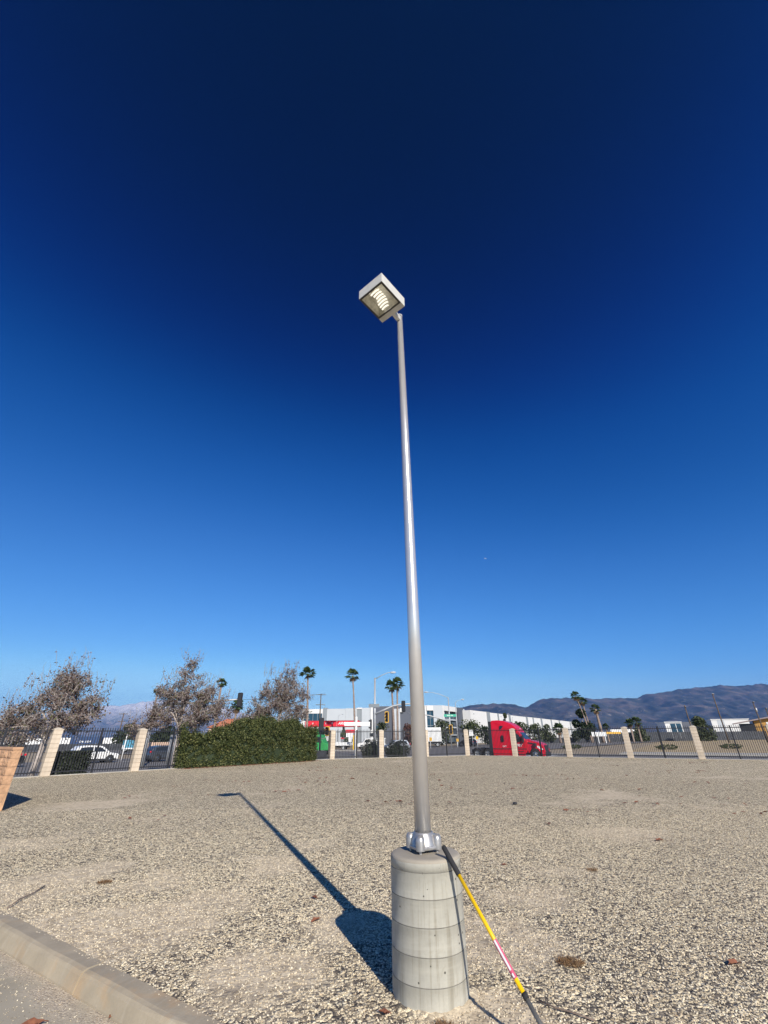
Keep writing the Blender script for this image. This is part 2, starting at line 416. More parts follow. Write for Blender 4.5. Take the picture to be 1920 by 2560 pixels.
m_ivy = leafmat('ivy_leaves', [(0, (0.013, 0.022, 0.009)), (0.3, (0.040, 0.055, 0.019)), (0.7, (0.092, 0.108, 0.038)), (0.92, (0.145, 0.155, 0.055)), (1, (0.24, 0.22, 0.09))], 0.55, 0.15)
m_palm = leafmat('palm_fronds', [(0, (0.03, 0.055, 0.025)), (0.5, (0.06, 0.10, 0.035)), (1, (0.11, 0.14, 0.05))], 0.55, 0.15)
m_palmdry = leafmat('dry_fronds', [(0, (0.14, 0.09, 0.05)), (1, (0.30, 0.20, 0.12))], 0.8, 0.15)
m_oak = leafmat('dull_green_leaves', [(0, (0.03, 0.042, 0.02)), (0.5, (0.06, 0.078, 0.035)), (1, (0.11, 0.125, 0.06))], 0.65, 0.15)
m_conifer = leafmat('dark_green_leaves', [(0, (0.014, 0.026, 0.014)), (1, (0.045, 0.062, 0.03))], 0.7, 0.1)
m_shade = leafmat('dark_shrub_leaves', [(0, (0.02, 0.028, 0.02)), (0.6, (0.045, 0.055, 0.04)), (1, (0.10, 0.105, 0.085))], 0.6, 0.1)
m_plum = leafmat('plum_leaves', [(0, (0.05, 0.02, 0.025)), (0.6, (0.10, 0.05, 0.045)), (1, (0.16, 0.10, 0.06))], 0.7, 0.15)
m_twig = pbr('twig_bark', (0.20, 0.15, 0.12), 0.9, var=.2, scale=30)
m_dryleaf = pbr('dry_leaf', (0.22, 0.085, 0.045), 0.7, var=0.3, scale=30)
m_weed = leafmat('dry_weed', [(0, (0.13, 0.07, 0.03)), (1, (0.34, 0.21, 0.11))], 0.85, 0.1)

# ------------------------------------------------------------------ ground
def poly(name, pts, z, mat, kind='structure', skirt=None):
    n = len(pts); mb = MB()
    mb.add([(x, y, z) for x, y in pts], [tuple(range(n))])
    if skirt is not None:
        mb.add([(x, y, z) for x, y in pts] + [(x, y, skirt) for x, y in pts], [(i, i + n, (i + 1) % n + n, (i + 1) % n) for i in range(n)])
    return tag(mb.build(name, mat), kind=kind)

def dirt_mat():
    m, t, p = nodes('open_ground'); pos = geopos(t)
    c = ramp(t, [(0.3, (0.26, 0.20, 0.14)), (0.5, (0.36, 0.29, 0.20)), (0.7, (0.30, 0.24, 0.17))], noise(t, 0.08, 6, 0.6, pos))
    c = mixc(t, maprange(t, noise(t, 0.9, 5, 0.7, pos), 0.4, 0.7, 0, 0.5), c, (0.20, 0.16, 0.09))
    t.links.new(c, p.inputs['Base Color']); p.inputs['Roughness'].default_value = 1.0
    return m
m_dirt = dirt_mat()
poly('ground', [(-21000, -3000), (21000, -3000), (21000, 21000), (-21000, 21000)], -0.80, m_dirt)
rd = Vector((.846, -.533)); rn = Vector((.533, .846)); ld = Vector((.64, .77)); ln = Vector((-.77, .64))
def strip(d, n, a, b, t0, t1): return [tuple(n * a + d * t0), tuple(n * a + d * t1), tuple(n * b + d * t1), tuple(n * b + d * t0)]
poly('side_street', strip(ld, ln, 33.2, 66, -60, 330), -0.704, m_asphalt)
poly('main_road', strip(rd, rn, 45.0, 69, -260, 300), -0.70, m_asphalt)
def walkstrip(name, d, n, a, b, t0, t1):
    mb = MB(); c = n * ((a + b) / 2) + d * ((t0 + t1) / 2)
    mb.box((c.x, c.y, -0.69), (abs(t1 - t0), abs(b - a), 0.24), math.atan2(d.y, d.x))
    return tag(mb.build(name, m_walk), kind='structure')
walkstrip('pavement', rd, rn, 69, 75, -8, 300)
walkstrip('pavement', ld, ln, 66, 70.5, -60, 15)
walkstrip('pavement', rd, rn, 42.3, 45, -13, 120)
walkstrip('pavement', ld, ln, 30.0, 33.2, -40, 32)
walkstrip('pavement', rd, rn, 69, 74, -200, -50)
def lanes(name, d, n, offs, t0, t1, dash=3.0, gap=9.0, z=-0.69):
    mb = MB()
    for o in offs:
        t = t0
        while t < t1:
            c = n * o + d * (t + dash / 2); mb.box((c.x, c.y, z), (dash, 0.12, 0.004), math.atan2(d.y, d.x)); t += dash + gap
    return tag(mb.build(name, m_white), kind='structure')
lanes('lane_marking', rd, rn, (51, 63), 0, 200)
lanes('lane_marking', ld, ln, (41, 57.5), -50, 25)
# crosswalk bars across both streets
mb = MB()
for k in range(16):
    c = rn * (46.2 + k * 1.4) + rd * -16; mb.box((c.x, c.y, -0.69), (3.0, 0.5, 0.004), math.atan2(rd.y, rd.x))
tag(mb.build('crossing_marking', m_white), kind='structure')

def field_mat():
    m, t, p = nodes('dry_grass_field'); pos = geopos(t)
    c = ramp(t, [(0.3, (0.30, 0.22, 0.12)), (0.55, (0.46, 0.35, 0.20)), (0.75, (0.38, 0.31, 0.17))], noise(t, 0.25, 6, 0.65, pos))
    c = mixc(t, maprange(t, noise(t, 2.5, 5, 0.7, pos), 0.45, 0.7, 0, 0.45), c, (0.19, 0.16, 0.085))
    t.links.new(c, p.inputs['Base Color']); p.inputs['Roughness'].default_value = 1.0
    return m
poly('dry_field', strip(rd, rn, 75.0, 235, -8, 260), -0.66, field_mat())

PILL = [(-19.35, 20.92), (-16.65, 24.05), (-13.95, 27.18), (-11.56, 30.19), (-9.18, 33.19), (-6.79, 36.20), (-4.41, 39.20),
        (-0.44, 40.60), (3.45, 42.22), (7.35, 43.83), (11.02, 41.45), (14.76, 39.12), (18.42, 36.75), (22.26, 34.47), (26.0, 32.2)]
kd = Vector((.831, -.556)); kn = Vector((.556, .831)); KC = 2.635
edge = [(-22.0, 17.9)] + PILL + [(45, 20.4), (45, -26.9)]
def outset(i):
    p = Vector(PILL[i]); a = Vector(PILL[max(i - 1, 0)]); b = Vector(PILL[min(i + 1, len(PILL) - 1)])
    d = (b - a).normalized(); return tuple(p + Vector((-d.y, d.x)) * 0.32)
yard_pts = [(-22.3, 18.2)] + [outset(i) for i in range(len(PILL))] + [(45.2, 20.7), (45.2, -27.2)]
yk = lambda x: (KC - kn.x * x) / kn.y
yard_pts[-1] = (45.2, yk(45.2)); yard_pts[0] = (-22.3, yk(-22.3))
poly('gravel_yard', yard_pts, 0.0, m_gravel, skirt=-0.78)
def drive_mat():
    m, t, p = nodes('driveway'); pos = geopos(t)
    c = ramp(t, [(0.3, (0.34, 0.30, 0.225)), (0.7, (0.44, 0.39, 0.295))], noise(t, 1.2, 5, 0.6, pos))
    dot = t.nodes.new('ShaderNodeVectorMath'); dot.operation = 'DOT_PRODUCT'; t.links.new(pos, dot.inputs[0]); dot.inputs[1].default_value = (kn.x, kn.y, 0)
    s = mathn(t, 'ADD', dot.outputs['Value'], mathn(t, 'MULTIPLY', noise(t, 2.2, 4, 0.6, pos, 0.7), 1.1))
    drift = maprange(t, s, 2.72, 2.95)
    d, r1, r2 = stone_layers(t, pos, 95)
    sc = mixc(t, 0.55, ramp(t, STONES, r1), (0.50, 0.41, 0.31))
    c = mixc(t, drift, c, sc)
    t.links.new(c, p.inputs['Base Color']); p.inputs['Roughness'].default_value = 0.95
    bump(t, p, mathn(t, 'MULTIPLY', mathn(t, 'SUBTRACT', 1.0, d), drift), 0.7, 0.008)
    return m
poly('driveway', [(-22.3, yk(-22.3)), (45.2, yk(45.2)), (20, -50), (-60, -10)], -0.125, drive_mat(), skirt=-0.78)

# kerb along the yard: cast sections, each a part
kerb = tag(empty('kerb'), kind='structure'); kerb_joint = -1.875 
ang = math.atan2(kd.y, kd.x)
prof = [(-0.19, -0.30), (-0.19, -0.112), (-0.162, -0.028), (-0.145, -0.008), (-0.115, 0.002), (0.0, 0.006), (0.0, -0.30)]
def kerb_piece(t0, t1):
    mb = MB(); n = len(prof); L = max(1, int((t1 - t0) / 0.25)); rnd = random.Random(int(t0 * 10)); vs = []
    for i in range(L + 1):
        x = t0 + (t1 - t0) * i / L; w = 0.003
        for y, z in prof:
            vs.append((x, y + rnd.uniform(-w, w), z + (rnd.uniform(-w, w) if z > -0.2 else 0)))
    fs = [tuple(range(n)), tuple(reversed(range(L * n, (L + 1) * n)))]
    for i in range(L):
        for k in range(n): fs.append((i * n + k, (i + 1) * n + k, (i + 1) * n + (k + 1) % n, i * n + (k + 1) % n))
    mb.add(vs, fs)
    o = mb.build('kerb_section', m_kerb, kerb); return o
o0 = kn * KC
kerb.location = (o0.x, o0.y, 0); kerb.rotation_euler = (0, 0, ang)
tj = Vector((-2.30, 4.70)).dot(kd)
for a, b in ((tj - 9, tj - 3.01), (tj - 3, tj - 0.009), (tj + 0.009, tj + 3), (tj + 3.01, tj + 9)): kerb_piece(a, b)

# ------------------------------------------------------------------ gravel pebbles (instanced, uncountable)
def pebble_protos():
    col = bpy.data.collections.new('pebble_shapes'); out = []
    for k in range(6):
        rnd = random.Random(k); bm = bmesh.new(); bmesh.ops.create_icosphere(bm, subdivisions=1, radius=0.5)
        for v in bm.verts:
            v.co *= rnd.uniform(0.72, 1.15); v.co.z *= 0.62; v.co.x *= 1.15
        me = bpy.data.meshes.new('pebble'); bm.to_mesh(me); bm.free(); me.materials.append(m_pebble)
        o = bpy.data.objects.new('pebble', me); col.objects.link(o); out.append(o)
    return col
pcol = pebble_protos()

def scatter(name, pts_list, dens, smin, smax, mask, seed):
    mb = MB()
    for pts, z in pts_list: mb.add([(x, y, z) for x, y in pts], [tuple(range(len(pts)))])
    o = mb.build(name, m_pebble, fix=False)
    g = bpy.data.node_groups.new(name, 'GeometryNodeTree')
    g.interface.new_socket('Geometry', in_out='INPUT', socket_type='NodeSocketGeometry')
    g.interface.new_socket('Geometry', in_out='OUTPUT', socket_type='NodeSocketGeometry')
    N = g.nodes.new; L = g.links.new
    gi, go = N('NodeGroupInput'), N('NodeGroupOutput')
    dp = N('GeometryNodeDistributePointsOnFaces'); dp.inputs['Seed'].default_value = seed
    L(gi.outputs[0], dp.inputs['Mesh'])
    pos = N('GeometryNodeInputPosition').outputs[0]
    def nz(scale, det, rgh, dist):
        n = N('ShaderNodeTexNoise'); n.inputs['Scale'].default_value = scale; n.inputs['Detail'].default_value = det
        n.inputs['Roughness'].default_value = rgh; n.inputs['Distortion'].default_value = dist; L(pos, n.inputs['Vector']); return n.outputs['Fac']
    def mth(op, a, b):
        m = N('ShaderNodeMath'); m.operation = op
        for i, v in enumerate((a, b)):
            if isinstance(v, (int, float)): m.inputs[i].default_value = v
            else: L(v, m.inputs[i])
        return m.outputs[0]
    def mr(x, a, b, c, d):
        m = N('ShaderNodeMapRange'); L(x, m.inputs[0])
        for i, v in enumerate((a, b, c, d)): m.inputs[i + 1].default_value = v
        return m.outputs[0]
    s = mth('ADD', mth('MULTIPLY', nz(0.23, 3, 0.55, 0.6), 0.65), mth('MULTIPLY', nz(1.1, 4, 0.6, 0.4), 0.35))
    sx = N('ShaderNodeSeparateXYZ'); L(pos, sx.inputs[0])
    s = mth('ADD', s, mth('MULTIPLY', blobs(N, L, pos, DUSTY), 0.23))
    f = mr(s, 0.555, 0.66, 1.0, 0.09)
    if mask == 'yard':
        le = N('ShaderNodeVectorMath'); le.operation = 'LENGTH'; L(pos, le.inputs[0])
        f = mth('MULTIPLY', f, mr(le.outputs['Value'], 5.0, 13.0, 1.0, 0.12))
    else:
        dt = N('ShaderNodeVectorMath'); dt.operation = 'DOT_PRODUCT'; L(pos, dt.inputs[0]); dt.inputs[1].default_value = (kn.x, kn.y, 0)
        q = mth('ADD', dt.outputs['Value'], mth('MULTIPLY', nz(2.2, 4, 0.6, 0.7), 1.1)); f = mr(q, 2.72, 3.05, 0.0, 1.0)
    L(mth('MULTIPLY', f, dens), dp.inputs['Density'])
    ci = N('GeometryNodeCollectionInfo'); ci.inputs['Collection'].default_value = pcol; ci.inputs['Separate Children'].default_value = True; ci.inputs['Reset Children'].default_value = True
    ip = N('GeometryNodeInstanceOnPoints'); ip.inputs['Pick Instance'].default_value = True
    L(dp.outputs['Points'], ip.inputs['Points']); L(ci.outputs[0], ip.inputs['Instance'])
    rv = N('FunctionNodeRandomValue'); rv.data_type = 'FLOAT_VECTOR'; rv.inputs['Min'].default_value = (-0.4, -0.4, 0); rv.inputs['Max'].default_value = (0.4, 0.4, 6.28)
    rs = N('FunctionNodeRandomValue'); rs.data_type = 'FLOAT'; rs.inputs[2].default_value = 0.0; rs.inputs[3].default_value = 1.0
    pw = mth('POWER', rs.outputs[1], 1.8)
    sc = mth('ADD', mth('MULTIPLY', pw, smax - smin), smin)
    L(rv.outputs[0], ip.inputs['Rotation']); L(sc, ip.inputs['Scale'])
    L(ip.outputs[0], go.inputs[0])
    md = o.modifiers.new('scatter', 'NODES'); md.node_group = g
    return tag(o, 'loose crushed stone lying over the yard', None, None, 'stuff')
near = [(-5.2, 6.6), (-0.6, 3.53), (0.9, 2.55), (3.4, 2.2), (10.5, 13), (-11.0, 13.0), (-9.0, 9.1)]
o = scatter('gravel', [(near, 0.003)], 3200, 0.0065, 0.0175, 'yard', 3)
o2 = scatter('gravel_drift', [([(-6.5, 7.18), (0.0, 2.85), (-1.6, 1.6), (-8.0, 5.9)], -0.122)], 2600, 0.004, 0.0115, 'drive', 5)
o2['label'] = 'sandy stone drift against the kerb on the driveway'

# ------------------------------------------------------------------ light pole, pier and tool
PX, PY = 0.302, 4.223
pier = empty('concrete_pier', (PX, PY, 0), 0, 'round ringed concrete pier that carries the tall light pole', 'concrete pier')
rad = 0.271; prof = [(rad + 0.006, -0.05)]
rings = [0.115, 0.262, 0.412, 0.562, 0.712]
zz = 0.0
for r in rings:
    prof += [(rad, zz + 0.0062), (rad, r - 0.003), (rad + 0.0008, r - 0.0022), (rad - 0.006, r - 0.0014), (rad - 0.006, r + 0.0024), (rad, r + 0.0036)]; zz = r
prof += [(rad, 0.766)]
mb = MB(); mb.lathe(prof, 72); mb.build('shaft', m_conc, pier)
m_seam = pbr('seam_dark', (0.185, 0.175, 0.15), 0.95, var=.25, scale=12)  # darker tone for the thin bands set in the ring grooves
for r in rings:
    mb = MB(); mb.lathe([(rad - .004, r - .0018), (rad - .0004, r - .0016), (rad - .0004, r + .0020), (rad - .004, r + .0022)], 72); mb.build('form_seam', m_seam, pier)
mb = MB(); mb.lathe([(rad - 0.0005, 0.766), (rad - 0.002, 0.775), (rad - 0.008, 0.783), (rad - 0.018, 0.787), (rad - 0.05, 0.789), (0.0, 0.790)], 72); mb.build('pier_top', m_cap, pier)

mb = MB(); n_ = 48; vs = []; rg_ = random.Random(3)
for j, (r_, z_) in enumerate(((rad - .004, .012), (rad + .03, .008), (rad + .075, -.004))):
    for i in range(n_):
        a = 2 * math.pi * i / n_; w = 1 + rg_.uniform(-.04, .04) * j; vs.append((PX + math.cos(a) * r_ * w, PY + math.sin(a) * r_ * w, z_ + (rg_.uniform(-.006, .006) if j < 2 else 0)))
mb.add(vs, [(j * n_ + i, (j + 1) * n_ + i, (j + 1) * n_ + (i + 1) % n_, j * n_ + (i + 1) % n_) for j in range(2) for i in range(n_)], 0, True)
tag(mb.build('soil_collar', m_gravel), kind='structure')
pole = empty('light_pole', (PX - 0.008, PY, 0.79), 0, 'tall tapered grey light pole with a square shoebox lamp', 'light pole')
top = Vector((-0.036, 0, 6.37)); lean = top / 6.37
mb = MB(); mb.tube([lean * z for z in (0.02, 2, 4, 6.37)], [0.0675, 0.059, 0.0505, 0.041], 40, smooth=True)
mb.build('pole_shaft', m_alu, pole)
mb = MB(); mb.lathe([(0.044, 0), (0.044, 0.012), (0.03, 0.022), (0.0, 0.026)], 32, (top.x, top.y, top.z)); mb.build('pole_cap', m_lampgrey, pole)
# cast shoe base with four bolt covers
ra = R(27)
mb = MB(); mb.box((0, 0, 0.034), (0.205, 0.205, 0.026), ra); mb.build('base_plate', m_cast, pole, bevel=0.008)
mb = MB(); mb.lathe([(0.104, 0.047), (0.092, 0.10), (0.078, 0.122), (0.076, 0.128), (0.069, 0.130)], 40); mb.build('base_collar', m_cast, pole)
for k in range(4):
    a = ra + R(45) + k * R(90); c = Vector((math.cos(a), math.sin(a), 0)) * 0.108
    mb = MB(); mb.lathe([(0.036, 0.0), (0.036, 0.062), (0.032, 0.082), (0.022, 0.094), (0.0, 0.098)], 18, (c.x, c.y, 0.022)); mb.build('bolt_cover', m_cast, pole)
    d = Vector((math.cos(a), math.sin(a), 0)); q = Vector((-d.y, d.x, 0)); mb = MB()
    vs = [d * 0.06 + q * 0.024 + Vector((0, 0, .045)), d * 0.105 + q * 0.036 + Vector((0, 0, .045)), d * 0.105 - q * 0.036 + Vector((0, 0, .045)), d * 0.06 - q * 0.024 + Vector((0, 0, .045)),
          d * 0.06 + q * 0.012 + Vector((0, 0, .118)), d * 0.10 + q * 0.022 + Vector((0, 0, .116)), d * 0.10 - q * 0.022 + Vector((0, 0, .116)), d * 0.06 - q * 0.012 + Vector((0, 0, .118))]
    mb.add(vs, [(0,3,2,1),(4,5,6,7),(0,1,5,4),(1,2,6,5),(2,3,7,6),(3,0,4,7)]); mb.build('base_lug', m_cast, pole)
    n = Vector((math.cos(a), math.sin(a), 0)) * 0.108
    mb = MB(); mb.lathe([(0.012, 0.0), (0.012, 0.03)], 8, (n.x, n.y, -0.008)); mb.build('anchor_bolt', m_cast, pole)
# luminaire head: square box, open below with glass
HZ = 6.98
hc = Vector((-0.030, 3.827)); hu = Vector((-0.646, -0.763)).normalized(); hv = Vector((-hu.y, hu.x))
head = empty('lamp_head', (hc.x - (PX - 0.008), hc.y - PY, HZ - 0.79)); head.parent = pole; head.rotation_euler = (0, 0, math.atan2(hu.y, hu.x))
hw, hh, th, bk = 0.208, 0.175, 0.012, 0.292              # half width, height, sheet thickness, reach of the gear box towards the pole
mb = MB()
mb.bb((-bk, -hw, hh - th), (hw, hw, hh))
mb.bb((hw - th, -hw, 0), (hw, hw, hh - th - .0005)); mb.bb((-bk, -hw, 0), (-bk + th, hw, hh - th - .0005))
for s_ in (-1, 1): mb.bb((-bk + th + .0005, s_ * hw, 0), (hw - th - .0005, s_ * (hw - th), hh - th - .0005))
mb.bb((-bk + th + .0005, -hw + th + .0005, 0.0), (-hw - 0.002, hw - th - .0005, 0.012))
mb.build('housing', m_lampgrey, head)
mb = MB(); fwid = 0.026
for s_ in (-1, 1):
    mb.bb((s_ * (hw - 0.002), -hw + 0.002, -0.010), (s_ * (hw - fwid), hw - 0.002, -0.001)); mb.bb((-hw + fwid + .0005, s_ * (hw - 0.002), -0.010), (hw - fwid - .0005, s_ * (hw - fwid), -0.001))
mb.build('door_frame', m_gasket, head)
mb = MB(); mb.bb((-hw + .003, -hw + th + .001, 0.110), (hw - th - .001, hw - th - .001, 0.116))
for s_ in (-1, 1):
    mb.add([(s_ * (hw - th - .002), -hw + th + .002, 0.004), (s_ * (hw - th - .002), hw - th - .002, 0.004), (s_ * 0.13, hw - 0.07, 0.108), (s_ * 0.13, -hw + 0.07, 0.108)], [(0, 1, 2, 3)])
    mb.add([(-hw + th + .002, s_ * (hw - th - .002), 0.004), (hw - th - .002, s_ * (hw - th - .002), 0.004), (0.13, s_ * 0.135, 0.108), (-0.13, s_ * 0.135, 0.108)], [(0, 1, 2, 3)])
mb.build('interior', m_inner, head)
for k in range(8):                                     # reflector ribs side by side, with glow added to brighten them
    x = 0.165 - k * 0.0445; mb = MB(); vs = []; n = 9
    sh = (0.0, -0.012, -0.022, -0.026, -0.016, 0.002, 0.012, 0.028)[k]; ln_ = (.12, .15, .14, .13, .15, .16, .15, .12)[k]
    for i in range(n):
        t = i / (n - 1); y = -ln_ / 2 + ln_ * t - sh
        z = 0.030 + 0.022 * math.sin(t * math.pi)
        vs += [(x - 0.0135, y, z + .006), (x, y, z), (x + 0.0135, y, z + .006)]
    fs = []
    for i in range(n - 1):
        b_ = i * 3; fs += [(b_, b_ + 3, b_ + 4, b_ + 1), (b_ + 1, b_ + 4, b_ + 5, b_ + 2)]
    mb.add(vs, fs, 0, True); mb.build('glow_rib', m_refl, head, fix=False)
gm, gt, gp = nodes('lamp_glass'); gp.inputs['Transmission Weight'].default_value = 1.0; gp.inputs['Roughness'].default_value = 0.03; gp.inputs['IOR'].default_value = 1.12; gp.inputs['Base Color'].default_value = (0.97, 0.96, 0.92, 1)
mb = MB(); mb.bb((-hw + fwid + .001, -hw + fwid + .001, -0.005), (hw - fwid - .001, hw - fwid - .001, -0.001)); mb.build('glass_lens', gm, head)
# mounting arm from pole to head
a0 = Vector((top.x, 0, top.z - 0.075)); he = Vector((hc.x - (PX - 0.008), hc.y - PY, HZ - 0.79 + 0.06)) - Vector((hu.x, hu.y, 0)) * (bk - 0.004)
d = (he - a0); ax = d.normalized(); sidev = Vector((0, 0, 1)).cross(ax).normalized(); upp = ax.cross(sidev)
mb = MB(); m3 = Matrix((ax, sidev, upp)).transposed(); mb.box((a0 + he) / 2, (d.length, 0.06, 0.085), 0, 0, m3)
mb.build('mounting_arm', m_lampgrey, pole, bevel=0.006)

# hand tool leaning on the pier: foam grip, yellow tube, label, collar, steel tube
tb = Vector((0.948, 3.405, 0.012)); tt = tb + (Vector((.462, 3.99, .803)) - tb) * 1.07
tool = empty('long_handled_tool', tb, 0, 'yellow long handled tool with black grip leaning against the pier', 'hand tool')
dv = tt - tb
def tp(f): return dv * f
def seg(name, a, b, r, mat, n=20, bev=None):
    mb = MB(); mb.tube([tp(a), tp(b)], r, n); return mb.build(name, mat, tool)
mb = MB(); mb.tube([tp(0.825), tp(0.835), tp(0.992), tp(1.0)], [0.0165, 0.018, 0.018, 0.013], 20); mb.build('grip', m_rubber, tool)
seg('handle', 0.265, 0.83, 0.0135, m_yellow)
mb = MB(); mb.tube([tp(0.326), tp(0.493)], 0.0141, 20, caps=False); lab = mb.build('label_wrap', m_pink, tool)
mb = MB(); ax = dv.normalized(); sx = Vector((-0.36, -0.93, 0)); sx = (sx - ax * sx.dot(ax)).normalized(); sy = ax.cross(sx)
for fa, fb, w0, off in ((0.36, 0.491, 0.006, 0.0035), (0.331, 0.348, 0.005, 0.002)):
    vs = []
    for f in (fa, fb):
        for q in (-w0, w0):
            vs.append(tp(f) + sx * 0.0146 + sy * (q + off))
    mb.add(vs, [(0, 1, 3, 2)])
mb.build('label_print', m_white, lab)
seg('collar', 0.245, 0.27, 0.0175, m_rubber)
seg('steel_tube', 0.0, 0.25, 0.0128, pbr('worn_steel', (.20, .195, .18), .5, .5, var=.25, scale=30))

# ------------------------------------------------------------------ block wall at the left edge
wall = empty('block_wall', (-9.85, 12.76, 0), math.atan2(.64, -.77), 'orange split faced block wall at the left edge of the yard', 'block wall')
# local +x runs away from the end corner, local +y faces the camera side
mb = MB(); mb.bb((0.015, -0.185, -0.1), (4.2, -0.02, 1.36)); mb.build('mortar_core', m_mortar, wall)
rnd = random.Random(4); ch = 0.193
for c in range(7):
    x = 0.0; first = True; off = 0.2 if c % 2 else 0.4
    while x < 4.2:
        w = off if first else 0.4; first = False
        n = 6; mb = MB(); z0, z1 = c * ch + 0.004, (c + 1) * ch - 0.004; xa, xb = x + 0.004, x + w - 0.004
        vs = [];
        for j in range(n):
            for i in range(n):
                edge_ = i in (0, n - 1) or j in (0, n - 1)
                vs.append((xa + (xb - xa) * i / (n - 1), (0.0 if edge_ else rnd.uniform(0.004, 0.032)), z0 + (z1 - z0) * j / (n - 1)))
        fs = [(j * n + i, j * n + i + 1, (j + 1) * n + i + 1, (j + 1) * n + i) for j in range(n - 1) for i in range(n - 1)]
        mb.add(vs, fs)
        mb.bb((xa, -0.2, z0), (xb, -0.0005, z1)); mb.build('block', m_orange, wall, fix=False); x += w
mb = MB(); mb.bb((-0.012, -0.212, 7 * ch), (4.2, 0.02, 7 * ch + 0.062)); mb.build('coping', pbr('wall_coping', (0.47, 0.28, 0.165), 0.9, var=0.15, scale=6, bmp=0.3), wall, bevel=0.006)

# ------------------------------------------------------------------ perimeter fence
mb = MB(); mb.bb((-0.2, -0.2, 0.004), (0.2, 0.2, 0.196)); blk = mb.build('block', m_block, bevel=0.006, seg=1); blkme = blk.data; bpy.data.objects.remove(blk)
mb = MB()
mb.bb((-0.185, -0.185, -0.3), (0.185, 0.185, 2.0)); coreme = mb.mesh('mortar_core', m_mortar)
mb = MB(); n = 8; vs = []
for j in range(n + 1):
    for i in range(n + 1):
        u, v = i / n * 2 - 1, j / n * 2 - 1
        vs.append((u * 0.212, v * 0.212, 0.045 + 0.075 * (1 - abs(u) ** 2.2) * (1 - abs(v) ** 2.2)))
fs = [(j * (n + 1) + i, j * (n + 1) + i + 1, (j + 1) * (n + 1) + i + 1, (j + 1) * (n + 1) + i) for j in range(n) for i in range(n)]
mb.add(vs, fs, 0, True); mb.bb((-0.212, -0.212, 0.0), (0.212, 0.212, 0.0445)); capme = mb.mesh('cap', m_blockcap)
LAB = {1: 'leaning looking cream block pillar next to the orange wall', 2: 'cream block pillar between the white car and the dark car',
       6: 'cream block pillar beside the right end of the hedge', 7: 'cream block pillar standing between two round dark shrubs',
       8: 'cream block pillar hidden behind the tall light pole', 9: 'cream block pillar behind the truck wheels, right of the light pole',
       10: 'cream block pillar in front of the red truck cab', 11: 'cream block pillar just ahead of the red truck bonnet',
       12: 'cream block pillar below the pair of short palms', 13: 'cream block pillar before the olive round tree at right',
       0: 'cream block pillar behind the orange wall at far left', 14: 'cream block pillar at the right edge of the photo'}
def fdir(i):
    a = Vector(PILL[max(i - 1, 0)]); b = Vector(PILL[min(i + 1, len(PILL) - 1)]); d = (b - a); return math.atan2(d.y, d.x)
ZP = {6: -0.02, 7: -0.02}
for i in sorted(LAB):
    x, y = PILL[i]; z = ZP.get(i, 0)
    p = empty('fence_pillar', (x, y, z), fdir(i), LAB[i], 'pillar', 'cream block pillars of the yard fence')
    link('mortar_core', coreme, p)
    for k in range(10): link('block', blkme, p, (0, 0, 0.2 * k))
    link('cap', capme, p, (0, 0, 2.0))
PK = 0.125
mb = MB(); mb.box((0, 0, 1.09), (0.028, 0.028, 2.02)); mb.add([(-.014, -.014, 2.1), (.014, -.014, 2.1), (.014, .014, 2.1), (-.014, .014, 2.1), (0, 0, 2.14)], [(0, 1, 4), (1, 2, 4), (2, 3, 4), (3, 0, 4)])
pickme = mb.mesh('picket', m_black)
mb = MB(); mb.box((0, 0, 1.02), (0.085, 0.085, 2.1)); mb.box((0, 0, 2.085), (0.095, 0.095, 0.03)); postme = mb.mesh('post', m_black)
PAN = {(0, 1): 'black picket fence panel left of the first pillar by the orange wall', (1, 2): 'black picket fence panel in front of the white car',
       (2, 3): 'black picket fence panel in front of the dark grey car', (5, 6): 'short black picket fence panel at the right end of the hedge',
       (6, 7): 'black picket fence panel with the white sign post behind it', (7, 8): 'black picket fence panel left of the tall light pole',
       (8, 9): 'black picket fence panel in front of the white box truck', (9, 10): 'black picket fence panel across the sleeper of the red truck',
       (10, 11): 'black picket fence panel across the red truck bonnet', (11, 12): 'black picket fence panel before the tall palms on the right',
       (12, 13): 'black picket fence panel below the white house with dark glass', (13, 14): 'black picket fence panel at the right end of the yard'}
for (i, j), lb in PAN.items():
    a, b = Vector(PILL[i]), Vector(PILL[j]); d = (b - a); L = d.length - 0.40; c = (a + b) / 2; z = (ZP.get(i, 0) + ZP.get(j, 0)) / 2
    p = empty('fence_panel', (c.x, c.y, z), math.atan2(d.y, d.x), lb, 'fence panel', 'black picket panels of the yard fence')
    for zr in (0.17, 1.96):
        mb = MB(); mb.box((0, 0, zr), (L - 0.004, 0.05, 0.05)); mb.build('rail', m_black, p)
    npk = int(L / PK)
    for k in range(npk):
        x = (k - (npk - 1) / 2) * PK
        if abs(x) < 0.05: continue
        link('picket', pickme, p, (x, 0, 0))
    link('post', postme, p, (0, 0, 0))
# concrete footing strip under the fence
mb = MB()
for i in range(len(PILL) - 1):
    a, b = Vector(PILL[i]), Vector(PILL[i + 1]); d = b - a; c = (a + b) / 2
    mb.box((c.x, c.y, -0.17), (d.length - 0.41, 0.30, 0.40), math.atan2(d.y, d.x))
tag(mb.build('fence_footing', m_walk), kind='structure')

# ------------------------------------------------------------------ foliage
def leaf_quads(mb, pts, size, rnd, aspect=0.6, nrm=None):
    for p in pts:
        s = size * rnd.uniform(0.6, 1.3)
        a = Vector((rnd.gauss(0, 1), rnd.gauss(0, 1), rnd.gauss(0, 1))).normalized(); b = a.orthogonal().normalized()
        b = (Matrix.Rotation(rnd.uniform(0, 6.28), 3, a) @ b) * s * aspect * 0.5; a = a * s * 0.5
        p = Vector(p)
        mb.add([p - a, p + b, p + a, p - b], [(0, 1, 2, 3)])

